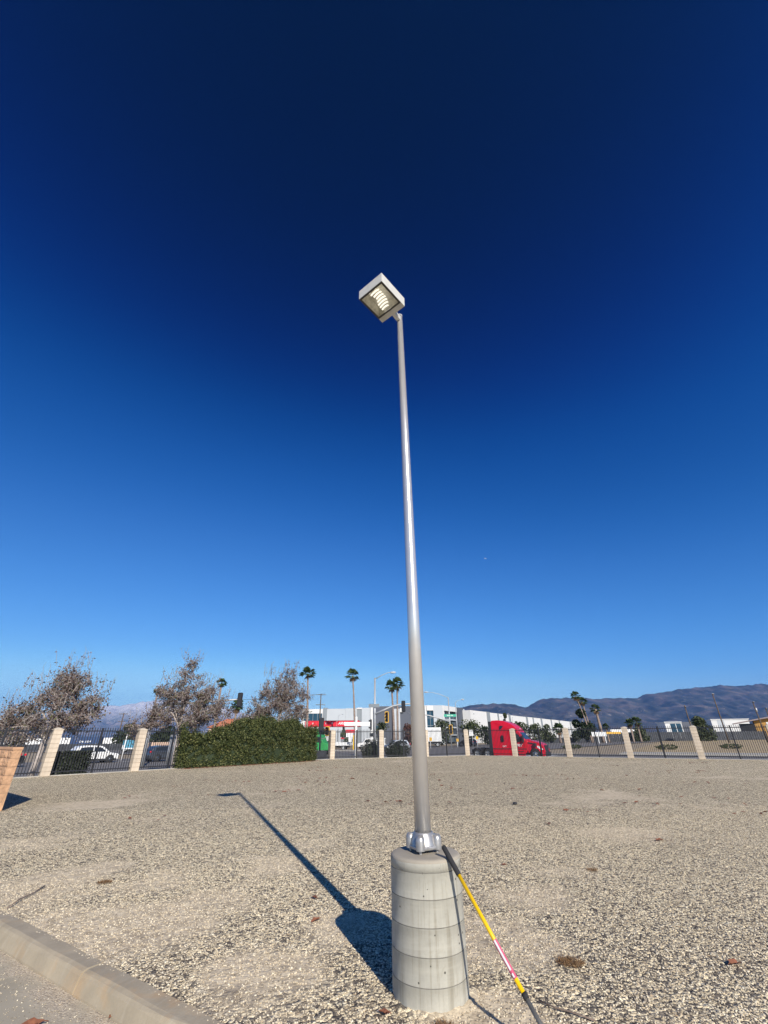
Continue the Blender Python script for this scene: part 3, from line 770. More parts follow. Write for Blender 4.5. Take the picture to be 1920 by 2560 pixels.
def bare_tree(base, height, crown, seed, label, lean=(0, 0), nleaf=14000, leaf=0.125, trunk_r=0.16):
    """crown: list of (dx,dy,z,rx,rz,weight) lobes relative to the base"""
    rnd = random.Random(seed); root = empty('street_tree', base, 0, label, 'tree', 'half bare street trees behind the fence')
    wood = MB(); tips = []
    def lobe_pt():
        w = rnd.random() * sum(l[5] for l in crown)
        for l in crown:
            w -= l[5]
            if w <= 0: break
        while True:
            q = Vector((rnd.uniform(-1, 1), rnd.uniform(-1, 1), rnd.uniform(-1, 1)))
            if q.length <= 1: break
        q = q * (0.6 + 0.48 * rnd.random())
        return Vector((l[0] + q.x * l[3], l[1] + q.y * l[3] * 0.8, l[2] + q.z * l[4]))
    fork = Vector((lean[0], lean[1], height * 0.36))
    wood.tube([(0, 0, -0.1), (lean[0] * 0.4, lean[1] * 0.4, fork.z * 0.5), fork], [trunk_r * 1.25, trunk_r, trunk_r * 0.85], 10)
    limbs = []
    for k in range(9):
        e = lobe_pt(); e.z = max(e.z, fork.z + 0.5)
        m = fork.lerp(e, 0.5) + Vector((rnd.uniform(-.2, .2), rnd.uniform(-.2, .2), 0.35))
        wood.tube([fork, m, e], [trunk_r * 0.55, trunk_r * 0.34, 0.02], 6, caps=False)
        limbs.append([fork.lerp(m, t) for t in (0.4, 0.8)] + [m.lerp(e, t) for t in (0.2, 0.5, 0.8, 1.0)])
    nodes_ = [p for l in limbs for p in l]
    for k in range(260):
        e = lobe_pt(); s = min(nodes_, key=lambda q: (q - e).length * (1.0 + 0.5 * (q.z > e.z)))
        m = s.lerp(e, 0.5) + Vector((rnd.uniform(-.15, .15), rnd.uniform(-.15, .15), rnd.uniform(-0.05, .22)))
        wood.tube([s, m, e], [0.028, 0.017, 0.007], 4, caps=False); tips.append((m, e))
        if k < 110: nodes_.append(m)
    lv = MB(); pts = []
    for k in range(2200):
        m, e = rnd.choice(tips); s = m.lerp(e, rnd.uniform(0.1, 1.0))
        d = Vector((rnd.uniform(-1, 1), rnd.uniform(-1, 1), rnd.uniform(-0.75, 0.9))).normalized() * rnd.uniform(0.25, 0.7)
        e2 = s + d; mid = s + d * 0.5 + Vector((0, 0, rnd.uniform(0, .1)))
        wood.tube([s, mid, e2], [0.013, 0.010, 0.006], 3, caps=False)
        for q in range(int(nleaf / 2200)):
            t = rnd.random(); b = s.lerp(e2, t); pts.append(b + Vector((rnd.gauss(0, .085), rnd.gauss(0, .085), rnd.gauss(-0.04, .085))))
    for l in crown:                                     # bare whips that stick out of the top
        for q in range(int(22 * l[5])):
            a = Vector((l[0] + rnd.uniform(-.7, .7) * l[3], l[1] + rnd.uniform(-.6, .6) * l[3], l[2] + l[4] * rnd.uniform(.4, .8)))
            b = a + Vector((rnd.uniform(-.3, .35), rnd.uniform(-.2, .2), rnd.uniform(.4, 1.0))); c = b + Vector((rnd.uniform(-.3, .3), 0, rnd.uniform(-.1, .35)))
            wood.tube([a, b, c], [0.014, 0.009, 0.004], 3, caps=False)
            for w in range(4): pts.append(a.lerp(b, rnd.random()) + Vector((rnd.gauss(0, .06), rnd.gauss(0, .06), rnd.gauss(0, .06))))
    leaf_quads(lv, pts, leaf, rnd)
    wood.build('trunk', m_bark, root, fix=False); lv.build('crown', m_brownleaf, root, fix=False); root.scale = (.91, .91, .98)
    return root
bare_tree((-19.0, 26.4, -0.6), 6.4, [(0.1, 0, 4.0, 2.5, 1.35, 2.0), (0.6, 0, 5.3, 1.3, 1.15, 0.8), (-1.9, 0, 3.3, 1.5, 1.0, 0.9), (2.3, 0, 4.0, 1.4, 1.3, 0.9), (-2.8, .2, 2.8, 1.2, 0.8, 0.5), (0.9, -.3, 3.0, 2.4, .7, 1.2), (-1.2, -.2, 2.4, 1.6, .7, .7)], 11,
          'wide half bare brown leaved tree at far left behind the fence', (0.15, 0.1))
bare_tree((-14.4, 33.2, -0.6), 8.0, [(-0.2, 0, 4.7, 2.1, 1.5, 1.6), (-0.2, 0, 6.5, 1.1, 1.35, 0.7), (1.6, 0, 4.6, 1.4, 1.5, 0.9), (-2.2, 0, 3.2, 1.3, 0.9, 0.7), (-3.2, 0, 2.7, 1.3, 0.8, 0.8), (-1.6, 0, 5.4, 1.1, 1.0, .5), (0.6, 0, 3.2, 2.8, 0.9, 1.4), (2.7, 0, 3.9, 1.2, 1.3, .7), (1.3, 0, 4.2, 1.5, 1.2, .6), (-1.5, 0, 4.0, 1.4, 1.1, .7)], 23,
          'tallest half bare brown leaved tree, above the left end of the hedge', (-0.1, 0.1), 16500)
bare_tree((-9.0, 38.8, -0.6), 8.0, [(-0.4, 0, 4.9, 2.1, 1.5, 1.5), (-0.9, 0, 6.3, 1.3, 1.3, 0.7), (0.9, 0, 6.6, 1.0, 1.3, 0.7), (2.0, 0, 4.7, 1.4, 1.6, 1.1), (0.3, 0, 5.6, 1.6, 1.3, .8), (-2.2, 0, 3.6, 1.2, 0.8, 0.5), (-3.0, 0, 3.1, .9, .7, .4), (0.2, 0, 3.4, 2.8, 0.9, 1.4), (1.2, 0, 4.2, 1.6, 1.4, .8), (-1.3, 0, 4.3, 1.4, 1.2, .8)], 37,
          'half bare brown leaved tree above the right end of the hedge', (0.1, 0.0), 15500)

def shrub(name, loc, rz, shape, nleaf, leaf, mat, label, cat, seed, group=None, core=None, inner=None):
    """shape(u,v) gives a point on the outer surface from two random numbers; leaves lie in a shell"""
    rnd = random.Random(seed); root = empty(name, loc, rz, label, cat, group)
    mb = MB(); pts = [shape(rnd) for _ in range(nleaf)]
    leaf_quads(mb, pts, leaf, rnd, 0.7); mb.build('foliage', mat, root, fix=False)
    if core:
        cm = MB(); core(cm); cm.build('stems', m_conifer if inner is None else inner, root, fix=False)
    return root

# ivy covered hedge on the fence: local x along the fence line
hA = Vector((-12.45, 28.95)); hB = Vector((-5.55, 37.2)); hd = (hB - hA); HL = hd.length; hrz = math.atan2(hd.y, hd.x)
_r = random.Random(7); bumps = [(_r.uniform(0, HL), _r.uniform(-.22, .24), _r.uniform(.25, .9)) for _ in range(44)]
def htop(x):
    t = x / HL; b = 2.10 + 0.60 * math.sin(min(1, max(0, (t + 0.02) / 0.72)) * math.pi / 2) - (0.62 * max(0, (t - 0.70) / 0.30) ** 1.7)
    b *= 0.88 + 0.12 * min(1.0, t / 0.08)
    for c, h, w in bumps: b += h * math.exp(-((x - c) / w) ** 2)
    return b
def hfront(x, z):
    w = 0.72
    for c, h, ww in bumps: w += 0.8 * h * math.exp(-((x - c) / ww) ** 2 - ((z - 1.3 - h * 4) / 0.9) ** 2)
    t = z / htop(x)
    e = min(1, 5 * x / HL + .25, 5 * (HL - x) / HL + .3)
    return w * math.sqrt(max(0.02, 1 - (max(0, t - 0.35) / 0.66) ** 2.4)) * e
def hedge_pt(r):
    x = r.uniform(0, HL); k = r.random()
    zt = htop(x)
    if k < 0.62:
        z = zt * r.random() ** 0.9; y = -hfront(x, z) + abs(r.gauss(0, 0.09))
        
        if r.random() < .12: y -= abs(r.gauss(0, .12))
        q = math.sin(x * 5.1 + math.sin(z * 4.3) * 1.4) * math.sin(z * 6.1 + math.sin(x * 3.7) * 1.7)
        y += 0.10 * q + (0.16 if q > .55 else 0)
        return (x + r.gauss(0, .05), y, z + 0.03)
    if k < 0.8: return (x, r.uniform(-0.5, 0.5), zt + r.gauss(-0.08, 0.09) - 0.1 + (abs(r.gauss(0, .16)) if math.sin(x * 9) > .4 else 0))
    if k < 0.88: return (r.choice((abs(r.gauss(0, .15)), HL - abs(r.gauss(0, .15)))), r.uniform(-.45, .45), r.uniform(0.05, zt * .9))
    z = zt * r.random(); return (x, hfront(x, z) * 0.8 - abs(r.gauss(0, .08)), z)
def hedge_core(cm):
    n = 30; vs = []
    for i in range(n + 1):
        x = 0.25 + (HL - 0.5) * i / n; zt = htop(x) - 0.22
        for k in range(7):
            a = k / 6 * math.pi; z = zt * math.sin(a) ** 0.6; s = -math.cos(a)
            vs.append((x, s * max(0.02, hfront(x, z) - 0.16) * (1 if s < 0 else .8), z))
    cm.add(vs, [(i * 7 + k, (i + 1) * 7 + k, (i + 1) * 7 + k + 1, i * 7 + k + 1) for i in range(n) for k in range(6)])
    cm.add([vs[k] for k in range(7)], [tuple(range(7))]); cm.add([vs[n * 7 + k] for k in range(7)], [tuple(range(7))])
shrub('ivy_hedge', (hA.x, hA.y, 0), hrz, hedge_pt, 52000, 0.088, m_ivy, 'big rounded ivy hedge growing over the black fence', 'hedge', 5, core=hedge_core)

def ball_shape(rx, ry, rz_, cz):
    def f(r):
        while True:
            q = Vector((r.gauss(0, 1), r.gauss(0, 1), r.gauss(0, 1))).normalized()
            if q.z > -0.75: break
        s = 0.75 + 0.3 * r.random() + 0.12 * math.sin(q.x * 7 + q.z * 5)
        return (q.x * rx * s, q.y * ry * s, max(0.03, cz + q.z * rz_ * s))
    return f
def ball_core(rx, ry, rz_, cz, k=0.7):
    def f(cm):
        prof = [(0.01, -rz_ * k)] + [(math.cos(a) , math.sin(a)) for a in ()]
        n = 14; m = 8; vs = []
        for j in range(m + 1):
            a = -math.pi / 2 + math.pi * j / m
            for i in range(n):
                t = 2 * math.pi * i / n; vs.append((rx * k * math.cos(a) * math.cos(t), ry * k * math.cos(a) * math.sin(t), max(0.02, cz + rz_ * k * math.sin(a))))
        cm.add(vs, [(j * n + i, j * n + (i + 1) % n, (j + 1) * n + (i + 1) % n, (j + 1) * n + i) for j in range(m) for i in range(n)])
    return f
for (x, y, rx, rz_, lb, sd) in ((-1.25, 42.6, 0.95, 1.05, 'round dark shrub left of the middle fence pillar', 41), (0.95, 43.0, 1.1, 0.9, 'round dark shrub right of the middle fence pillar', 42)):
    shrub('round_shrub', (x, y, -0.6), 0, ball_shape(rx, rx, rz_, 0.95), 2600, 0.10, m_shade, lb, 'shrub', sd, 'round dark shrubs outside the fence', ball_core(rx, rx, rz_, 0.95))
def box_shape(L, Wd, Hh):
    def f(r):
        k = r.random()
        if k < .5: return (r.uniform(0, L), -Wd / 2 + abs(r.gauss(0, .06)), r.uniform(0, Hh))
        if k < .7: return (r.uniform(0, L), r.uniform(-Wd / 2, Wd / 2), Hh - abs(r.gauss(0, .06)))
        if k < .85: return (r.choice((0, L)) + r.gauss(0, .04), r.uniform(-Wd / 2, Wd / 2), r.uniform(0, Hh))
        return (r.uniform(0, L), Wd / 2, r.uniform(0, Hh))
    return f
bx = Vector(PILL[1]) + Vector((.653, .757)) * 0.35 + Vector((-.757, .653)) * 0.9
shrub('clipped_shrub', (bx.x, bx.y, -0.6), math.atan2(.757, .653), box_shape(1.7, 0.9, 1.62), 3200, 0.12, m_shade, 'boxy clipped dark shrub hiding the back of the white car', 'shrub', 43,
      core=lambda cm: cm.bb((.12, -.33, .02), (1.58, .33, 1.48)))

def leafy_tree(loc, h, rx, mat, seed, label, trunk=0.25, n=1500, leaf=0.5, group=None, low=0.25, name='leafy_tree', spike=False):
    rnd = random.Random(seed); root = empty(name, loc, 0, label, 'tree', group)
    wood = MB(); wood.tube([(0, 0, -0.2), (0.05, 0, h * low), (0, 0, h * 0.75)], [0.035 * h * .6 + .05, 0.03 * h * .5 + .04, 0.03], 7)
    lobes = []
    for k in range(9):
        z = h * (low + (0.92 - low) * rnd.random()); w = (1 - (z / h - low) / (1.02 - low)) if spike else (1 - abs((z / h - (low + .95) / 2) / 0.5) ** 2.2)
        a = rnd.uniform(0, 6.28); d = rx * max(.1, w) * rnd.uniform(.2, .7)
        lobes.append((Vector((math.cos(a) * d, math.sin(a) * d, z)), rx * rnd.uniform(.35, .6) * (max(.35, w) if spike else 1)))
        wood.tube([(0, 0, h * low), lobes[-1][0] * .6 + Vector((0, 0, h * .15)), lobes[-1][0]], [.09, .05, .02], 4, caps=False)
    lobes.append((Vector((0, 0, h * .9)), rx * .3)); pts = []
    for k in range(n):
        c, r = rnd.choice(lobes); q = Vector((rnd.gauss(0, 1), rnd.gauss(0, 1), rnd.gauss(0, 1))).normalized() * r * rnd.uniform(.6, 1.1); q.z *= 0.9
        p = c + q
        if p.z > 0.2: pts.append(p)
    lv = MB(); leaf_quads(lv, pts, leaf, rnd, .7)
    wood.build('trunk', m_bark, root, fix=False); lv.build('crown', mat, root, fix=False)
    return root

def palm(loc, h, rc, seed, label, tr=0.2, skirt=1.0, lean=(0, 0), group='fan palms', short=False):
    rnd = random.Random(seed); root = empty('fan_palm', loc, 0, label, 'palm tree', group)
    tp_ = Vector((lean[0], lean[1], h)); pts = []; rr = []
    for i in range(9):
        t = i / 8; pts.append(Vector((lean[0] * t ** 1.6, lean[1] * t ** 1.6, h * t))); rr.append(tr * (1.25 - 0.6 * t + (0.12 if i % 3 == 1 else 0)))
    mb = MB(); mb.tube(pts, rr, 9); mb.build('trunk', m_palmtrunk, root, fix=False)
    def fan(mb, el, az, L, n):
        d = Vector((math.cos(az) * math.cos(el), math.sin(az) * math.cos(el), math.sin(el)))
        side = Vector((-math.sin(az), math.cos(az), 0)); st = tp_ + d * L * 0.12; hub = tp_ + d * L * 0.45
        mb.add([st - side * .02, st + side * .02, hub + side * .02, hub - side * .02], [(0, 1, 2, 3)])
        for k in range(n):
            a = (k / (n - 1) - .5) * 2.4; q = (d * math.cos(a) + side * math.sin(a)).normalized(); q.z -= 0.18 * abs(a)
            e = hub + q * L * 0.55 * rnd.uniform(.85, 1.1); e.z -= 0.1 * L; w = d.cross(side).cross(q).normalized() * L * 0.075
            m = hub + q * L * 0.28
            mb.add([hub, m + w, e, m - w], [(0, 1, 2, 3)])
    mb = MB()
    for k in range(30): fan(mb, rnd.uniform(-0.45, 1.35), rnd.uniform(0, 6.28), rc * rnd.uniform(.85, 1.1), 8)
    mb.build('crown', m_palm, root, fix=False)
    if skirt:
        mb = MB()
        for k in range(int(22 * skirt)): fan(mb, rnd.uniform(-1.45, -0.7), rnd.uniform(0, 6.28), rc * rnd.uniform(.6, .9), 6)
        mb.build('dry_skirt', m_palmdry, root, fix=False)
    return root
palm((-16.6, 100, -.8), 14.9, 1.95, 1, 'tall palm right of the brown trees, leftmost of the clear palms', .23, .35, (-.7, 0))
palm((-6.45, 100, -.8), 14.4, 1.8, 2, 'tall thin palm alone between light pole and red canopy', .2, .4, (-.85, 0))
palm((1.9, 110, -.8), 13.0, 2.0, 3, 'lower palm of the close pair beside the traffic signal', .26, .25, (-.4, 0))
palm((2.75, 111, -.8), 13.6, 2.0, 4, 'taller palm of the close pair beside the traffic signal', .24, .25, (.1, 0))
palm((64.2, 150, -.8), 13.5, 1.9, 5, 'shaggy palm, taller of the pair before the mountains', .2, 1.5, (-2.2, 0))
palm((65.0, 151, -.8), 12.0, 1.8, 6, 'brown skirted palm, lower of the pair before the mountains', .2, 1.8, (-.9, 0))
palm((67.9, 150, -.8), 9.6, 1.9, 7, 'stout palm alone to the right of the dark round tree', .42, .9, (-.4, 0))
palm((54.5, 150, -.8), 4.0, 2.2, 8, 'short bushy palm above the red truck bonnet', .3, 0.4)
palm((77.3, 150, -.8), 5.4, 1.8, 9, 'short palm, left of two behind the right hand pillars', .3, .4)
palm((79.7, 150, -.8), 5.8, 2.0, 10, 'short palm, right of two behind the right hand pillars', .3, .4)
palm((71.9, 155, -.8), 4.6, 1.3, 15, 'small distant palm just left of the white trailers', .22, .8)
palm((-32.6, 90, -.8), 12.0, 1.2, 11, 'palm whose crown shows beside the tallest brown tree', .24, .5)
palm((-44.9, 90, -.8), 10.5, 1.0, 12, 'thin palm standing left of the tallest brown tree', .18, .3)
palm((-28.9, 90, -.8), 7.8, 1.6, 13, 'palm half hidden behind the left traffic signal', .24, .8)

G1 = 'street trees by the warehouse'
for (x, y, h, rx, mt, sd, lb, kw) in (
    (63.2, 152, 9.4, 3.0, m_conifer, 51, 'dark upright tree behind the shaggy palm pair', dict(n=3600, leaf=.6, low=.1)),
    (30.0, 118, 7.7, 1.5, m_oak, 52, 'slender upright tree behind the red truck', dict(n=1500, leaf=.32, low=.12, spike=True)),
    (20.8, 116, 5.0, 3.2, m_oak, 53, 'broad green tree to the left of the slender upright tree', dict(n=1400, leaf=.45)),
    (25.3, 122, 4.2, 2.2, m_conifer, 54, 'low dark tree right behind the pillar beside the truck', dict(n=1200, leaf=.45)),
    (14.0, 122, 5.8, 3.6, m_oak, 55, 'spreading olive tree behind the white box truck', dict(n=1700, leaf=.45)),
    (5.8, 115, 4.6, 2.2, m_plum, 56, 'dark plum leaved tree just left of the light pole', dict(n=1300, leaf=.45)),
    (-1.0, 117, 5.2, 2.0, m_oak, 57, 'thin olive tree behind the pair of palms', dict(n=800, leaf=.4)),
    (38.8, 140, 5.6, 3.0, m_oak, 58, 'bushy tree over the truck windscreen', dict(n=1300, leaf=.5)),
    (44.0, 142, 5.0, 3.0, m_oak, 59, 'bushy tree over the front of the truck bonnet', dict(n=1100, leaf=.5)),
    (48.8, 144, 5.0, 2.8, m_oak, 60, 'bushy tree to the left of the short bushy palm', dict(n=1100, leaf=.5)),
    (57.8, 146, 3.4, 1.6, m_conifer, 61, 'low dark tree right of the short bushy palm', dict(n=700, leaf=.4)),
    (106.5, 160, 6.8, 4.0, m_oak, 62, 'round olive tree beside the white house with dark glass', dict(n=2600, leaf=.6, low=.1)),
    (87.5, 165, 3.8, 3.5, m_oak, 63, 'low spreading tree left of the white house with dark glass', dict(n=1300, leaf=.6, low=.1)),
    (-65, 119, 5.4, 2.8, m_conifer, 64, 'dark round tree above the white trailers', dict(n=1800, leaf=.7, low=.1)),
    (-52.5, 113, 4.3, 3.6, m_conifer, 65, 'dark hedge like tree behind the dark grey car', dict(n=2200, leaf=.6, low=.05)),
    (-57.0, 106, 2.8, 1.2, m_conifer, 66, 'small dark tree left of the blue and white trailer', dict(n=700, leaf=.5, low=.1)),
    (-8.6, 102, 3.4, 1.3, m_oak, 67, 'small tree behind the white pickup', dict(n=600, leaf=.4, low=.2)),
    (-14.2, 104, 4.2, 1.2, m_conifer, 68, 'small dark tree by the red topped price sign', dict(n=700, leaf=.4, low=.2)),
    (-90.5, 118, 3.2, 1.3, m_conifer, 69, 'small round dark tree before the white trailers at far left', dict(n=700, leaf=.5, low=.1))):
    leafy_tree((x, y, -.8), h, rx, mt, sd, lb, group=G1, **kw)

# ------------------------------------------------------------------ vehicles
def wheel(parent, x, y, r, w, rimmat=None, z=None, name='wheel'):
    wt = empty(name, (x, y, r if z is None else z)); wt.parent = parent
    mb = MB(); mb.lathe([(r * .6, -w / 2), (r * .93, -w / 2), (r, -w * .36), (r, w * .36), (r * .93, w / 2), (r * .6, w / 2)], 26, axis='Y'); mb.build('tyre', m_rubber, wt)
    s = -1 if y < 0 else 1
    mb = MB(); mb.lathe([(r * .61, -w * .3), (r * .62, s * w * .42), (r * .5, s * w * .3), (r * .2, s * w * .22), (r * .16, s * w * .44), (0.0, s * w * .44)], 20, axis='Y')
    for k in range(5):
        a = k * 2 * math.pi / 5; c = (math.cos(a) * r * .38, s * w * .36, math.sin(a) * r * .38)
        mb.box(c, (r * .42, .03, r * .12), 0, 0, Matrix.Rotation(-a, 3, 'Y'))
    mb.build('rim', rimmat or m_chrome, wt, fix=True)
    return wt

def car(name, loc, rz, paint, label, cat='car', kind='suv', L=4.6, Hh=1.66, Wd=1.84):
    c = empty(name, loc, rz, label, cat, 'cars on the street')
    if kind == 'suv':
        low = [(-.5, .28), (-.5, .62), (-.48, .92), (-.1, 1.0), (.2, 1.0), (.30, .96), (.46, .84), (.5, .66), (.5, .3)]
        cab = [(-.48, .92), (-.42, 1.30), (-.36, 1.60), (-.2, 1.66), (.02, 1.64), (.12, 1.56), (.29, .97), (.1, .96)]
        win = [(-.36, 1.06), (-.33, 1.46), (-.2, 1.52), (.02, 1.5), (.09, 1.44), (.22, 1.04)]
    elif kind == 'hatch':
        low = [(-.5, .28), (-.5, .66), (-.485, .98), (-.1, 1.0), (.2, .98), (.34, .92), (.47, .8), (.5, .62), (.5, .3)]
        cab = [(-.485, .98), (-.44, 1.3), (-.38, 1.5), (-.22, 1.58), (.02, 1.57), (.14, 1.46), (.33, .93), (.1, .95)]
        win = [(-.38, 1.08), (-.35, 1.38), (-.2, 1.45), (.02, 1.44), (.10, 1.38), (.25, 1.02)]
    else:
        low = [(-.5, .28), (-.5, .74), (-.48, .92), (-.3, .96), (.2, .94), (.42, .82), (.49, .7), (.5, .3)]
        cab = [(-.42, .94), (-.34, 1.10), (-.22, 1.38), (-.1, 1.44), (.06, 1.42), (.14, 1.34), (.28, .93)]
        win = [(-.28, 1.0), (-.2, 1.28), (-.08, 1.34), (.05, 1.32), (.10, 1.26), (.2, 1.0)]
    sz = Hh / max(z for _, z in cab)
    low = [(x * L, z * sz) for x, z in low]; cab = [(x * L, z * sz) for x, z in cab]; win = [(x * L, z * sz) for x, z in win]
    fl = lambda x, z: Wd / 2 * (1 - 0.10 * max(0, abs(x) / (L / 2) - .8) / .2)
    fc = lambda x, z: Wd / 2 - .03 - 0.22 * max(0, z - .95)
    mb = MB(); mb.profile(low, fl); mb.build('body', paint, c, bevel=0.05)
    mb = MB(); mb.profile(cab, fc); mb.build('cabin', paint, c, bevel=0.04)
    for s in (-1, 1):
        mb = MB(); mb.plate(win, fc, s); mb.build('side_window', m_dwin, c)
        mid = (win[0][0] + win[-1][0]) / 2
        mb = MB(); mb.plate([(mid - .03, win[0][1]), (mid - .03, win[2][1]), (mid + .04, win[2][1]), (mid + .04, win[0][1])], fc, s, .010); mb.build('door_pillar', paint, c)
        mb = MB(); mb.box((L * .2, s * (Wd / 2 + .06), 1.06 * sz), (.16, .16, .13)); mb.build('mirror', paint, c, bevel=.03)
        mb = MB(); mb.box((-L * .487, s * (Wd / 2 - .17), .98 * sz), (.16, .30, .17)); mb.build('tail_light', m_tail, c, bevel=.02)
        mb = MB(); mb.box((L * .475, s * (Wd / 2 - .22), .70 * sz), (.2, .34, .14)); mb.build('headlight', m_lamp, c, bevel=.02)
        for x in (-.30, .305):
            r = .345
            mb = MB(); mb.lathe([(r + .07, s * (Wd / 2 - .05)), (r + .07, s * (Wd / 2 + .004)), (0, s * (Wd / 2 + .004))], 22, (x * L, 0, r), axis='Y'); mb.build('wheel_arch', m_dark, c)
            wheel(c, x * L, s * (Wd / 2 - .09), r, .22)
    def slant(name, x0, z0, x1, z1, w0, w1, off):
        n = Vector((z1 - z0, 0, x0 - x1)).normalized() * off
        mb = MB(); a = [Vector((x0, -w0, z0)), Vector((x0, w0, z0)), Vector((x1, w1, z1)), Vector((x1, -w1, z1))]
        mb.add([p + n for p in a] + [p - n * .5 for p in a], [(0, 1, 2, 3), (4, 7, 6, 5), (0, 4, 5, 1), (1, 5, 6, 2), (2, 6, 7, 3), (3, 7, 4, 0)]); mb.build(name, m_dwin, c)
    ft, fb = cab[-3 if kind != 'sedan' else -2], cab[-2 if kind != 'sedan' else -1]
    slant('windscreen', fb[0] - .12, fb[1] + .1, ft[0] + .05, ft[1] - .05, Wd / 2 - .14, Wd / 2 - .24, .012)
    slant('rear_window', cab[0][0] + .04, cab[0][1] + .12, cab[2][0] - .02, cab[2][1] - .10, Wd / 2 - .2, Wd / 2 - .3, -.012)
    mb = MB(); mb.box((0, 0, .30), (L * .9, Wd - .08, .2)); mb.build('sill', m_dark, c)
    mb = MB(); mb.box((-L * .495, 0, .42 * sz), (.1, Wd - .1, .28)); mb.build('bumper', m_dark, c, bevel=.03)
    return c
La = math.atan2(.77, .64)
car('parked_car', (-31.7, 52.5, -.7), La, m_carwhite, 'white estate car seen through the fence behind the dark shrub', 'car', 'suv', 4.75, 1.66)
car('parked_car', (-25.3, 55.6, -.7), La, m_slate, 'dark grey hatchback beside the left end of the hedge', 'car', 'hatch', 4.2, 1.56)
car('parked_car', (-36.2, 44.8, -.7), La + math.pi, m_carblack, 'black car mostly hidden behind the orange wall', 'car', 'sedan', 4.5, 1.48)
sv = car('parked_car', (2.0, 88, -.7), math.pi + .35, m_silver, 'silver blue car with amber and white marking by the middle pillar', 'car', 'suv', 4.6, 1.7)
mb = MB(); mb.bb((.9, .93, .45), (1.35, .945, .95)); mb.build('white_panel', m_white, sv)
mb = MB(); mb.bb((.5, .93, .62), (.88, .945, 1.0)); mb.build('amber_panel', m_amber, sv)
car('parked_car', (19.3, 114, -.7), 2.4, m_carblack, 'small black car below the warehouse corner', 'car', 'hatch', 4.2, 1.6)

# red sleeper tractor unit, local +x forward, z from the road
TR = empty('truck_tractor', (10.15 + .846 * 4.15, 55.54 - .533 * 4.15, -.72), math.atan2(-.533, .846), 'red long nosed sleeper truck without trailer behind the fence', 'truck')
TR.location = (13.95, 53.2, -.72); TR.scale = (.92, .96, .985)
fw_ = lambda x, z: 1.22 - 0.10 * max(0, (z - 2.2)) - (0.16 * max(0, (x - 1.0) / 2.9) if x > 1.0 else 0)
cabp = [(-2.05, .62), (-2.05, 3.72), (-1.9, 3.84), (-1.2, 3.86), (-.5, 3.78), (.2, 3.56), (.75, 3.28), (1.05, 3.02), (1.20, 2.82), (1.32, 2.66), (1.95, 1.88), (2.2, 1.80), (2.2, .95), (1.9, .62)]
mb = MB(); mb.profile(cabp, fw_); mb.build('cab', m_red, TR, bevel=.07)
hood = [(2.0, .95), (2.0, 1.86), (2.5, 1.82), (3.1, 1.70), (3.6, 1.52), (3.86, 1.28), (3.98, .9), (4.0, .45), (3.95, .38), (3.55, .38), (3.42, .75), (3.2, 1.02), (2.85, 1.12), (2.5, 1.02), (2.28, .75), (2.2, .62)]
mb = MB(); mb.profile(hood, lambda x, z: 1.20 - 0.13 * max(0, (x - 2.0) / 2.0) - 0.20 * max(0, z - 1.2)); mb.build('bonnet', m_red, TR, bevel=.05)
mb = MB(); mb.box((-2.2, 0, 2.2), (.28, 2.3, 3.1)); mb.build('side_extender', m_dark, TR, bevel=.04)
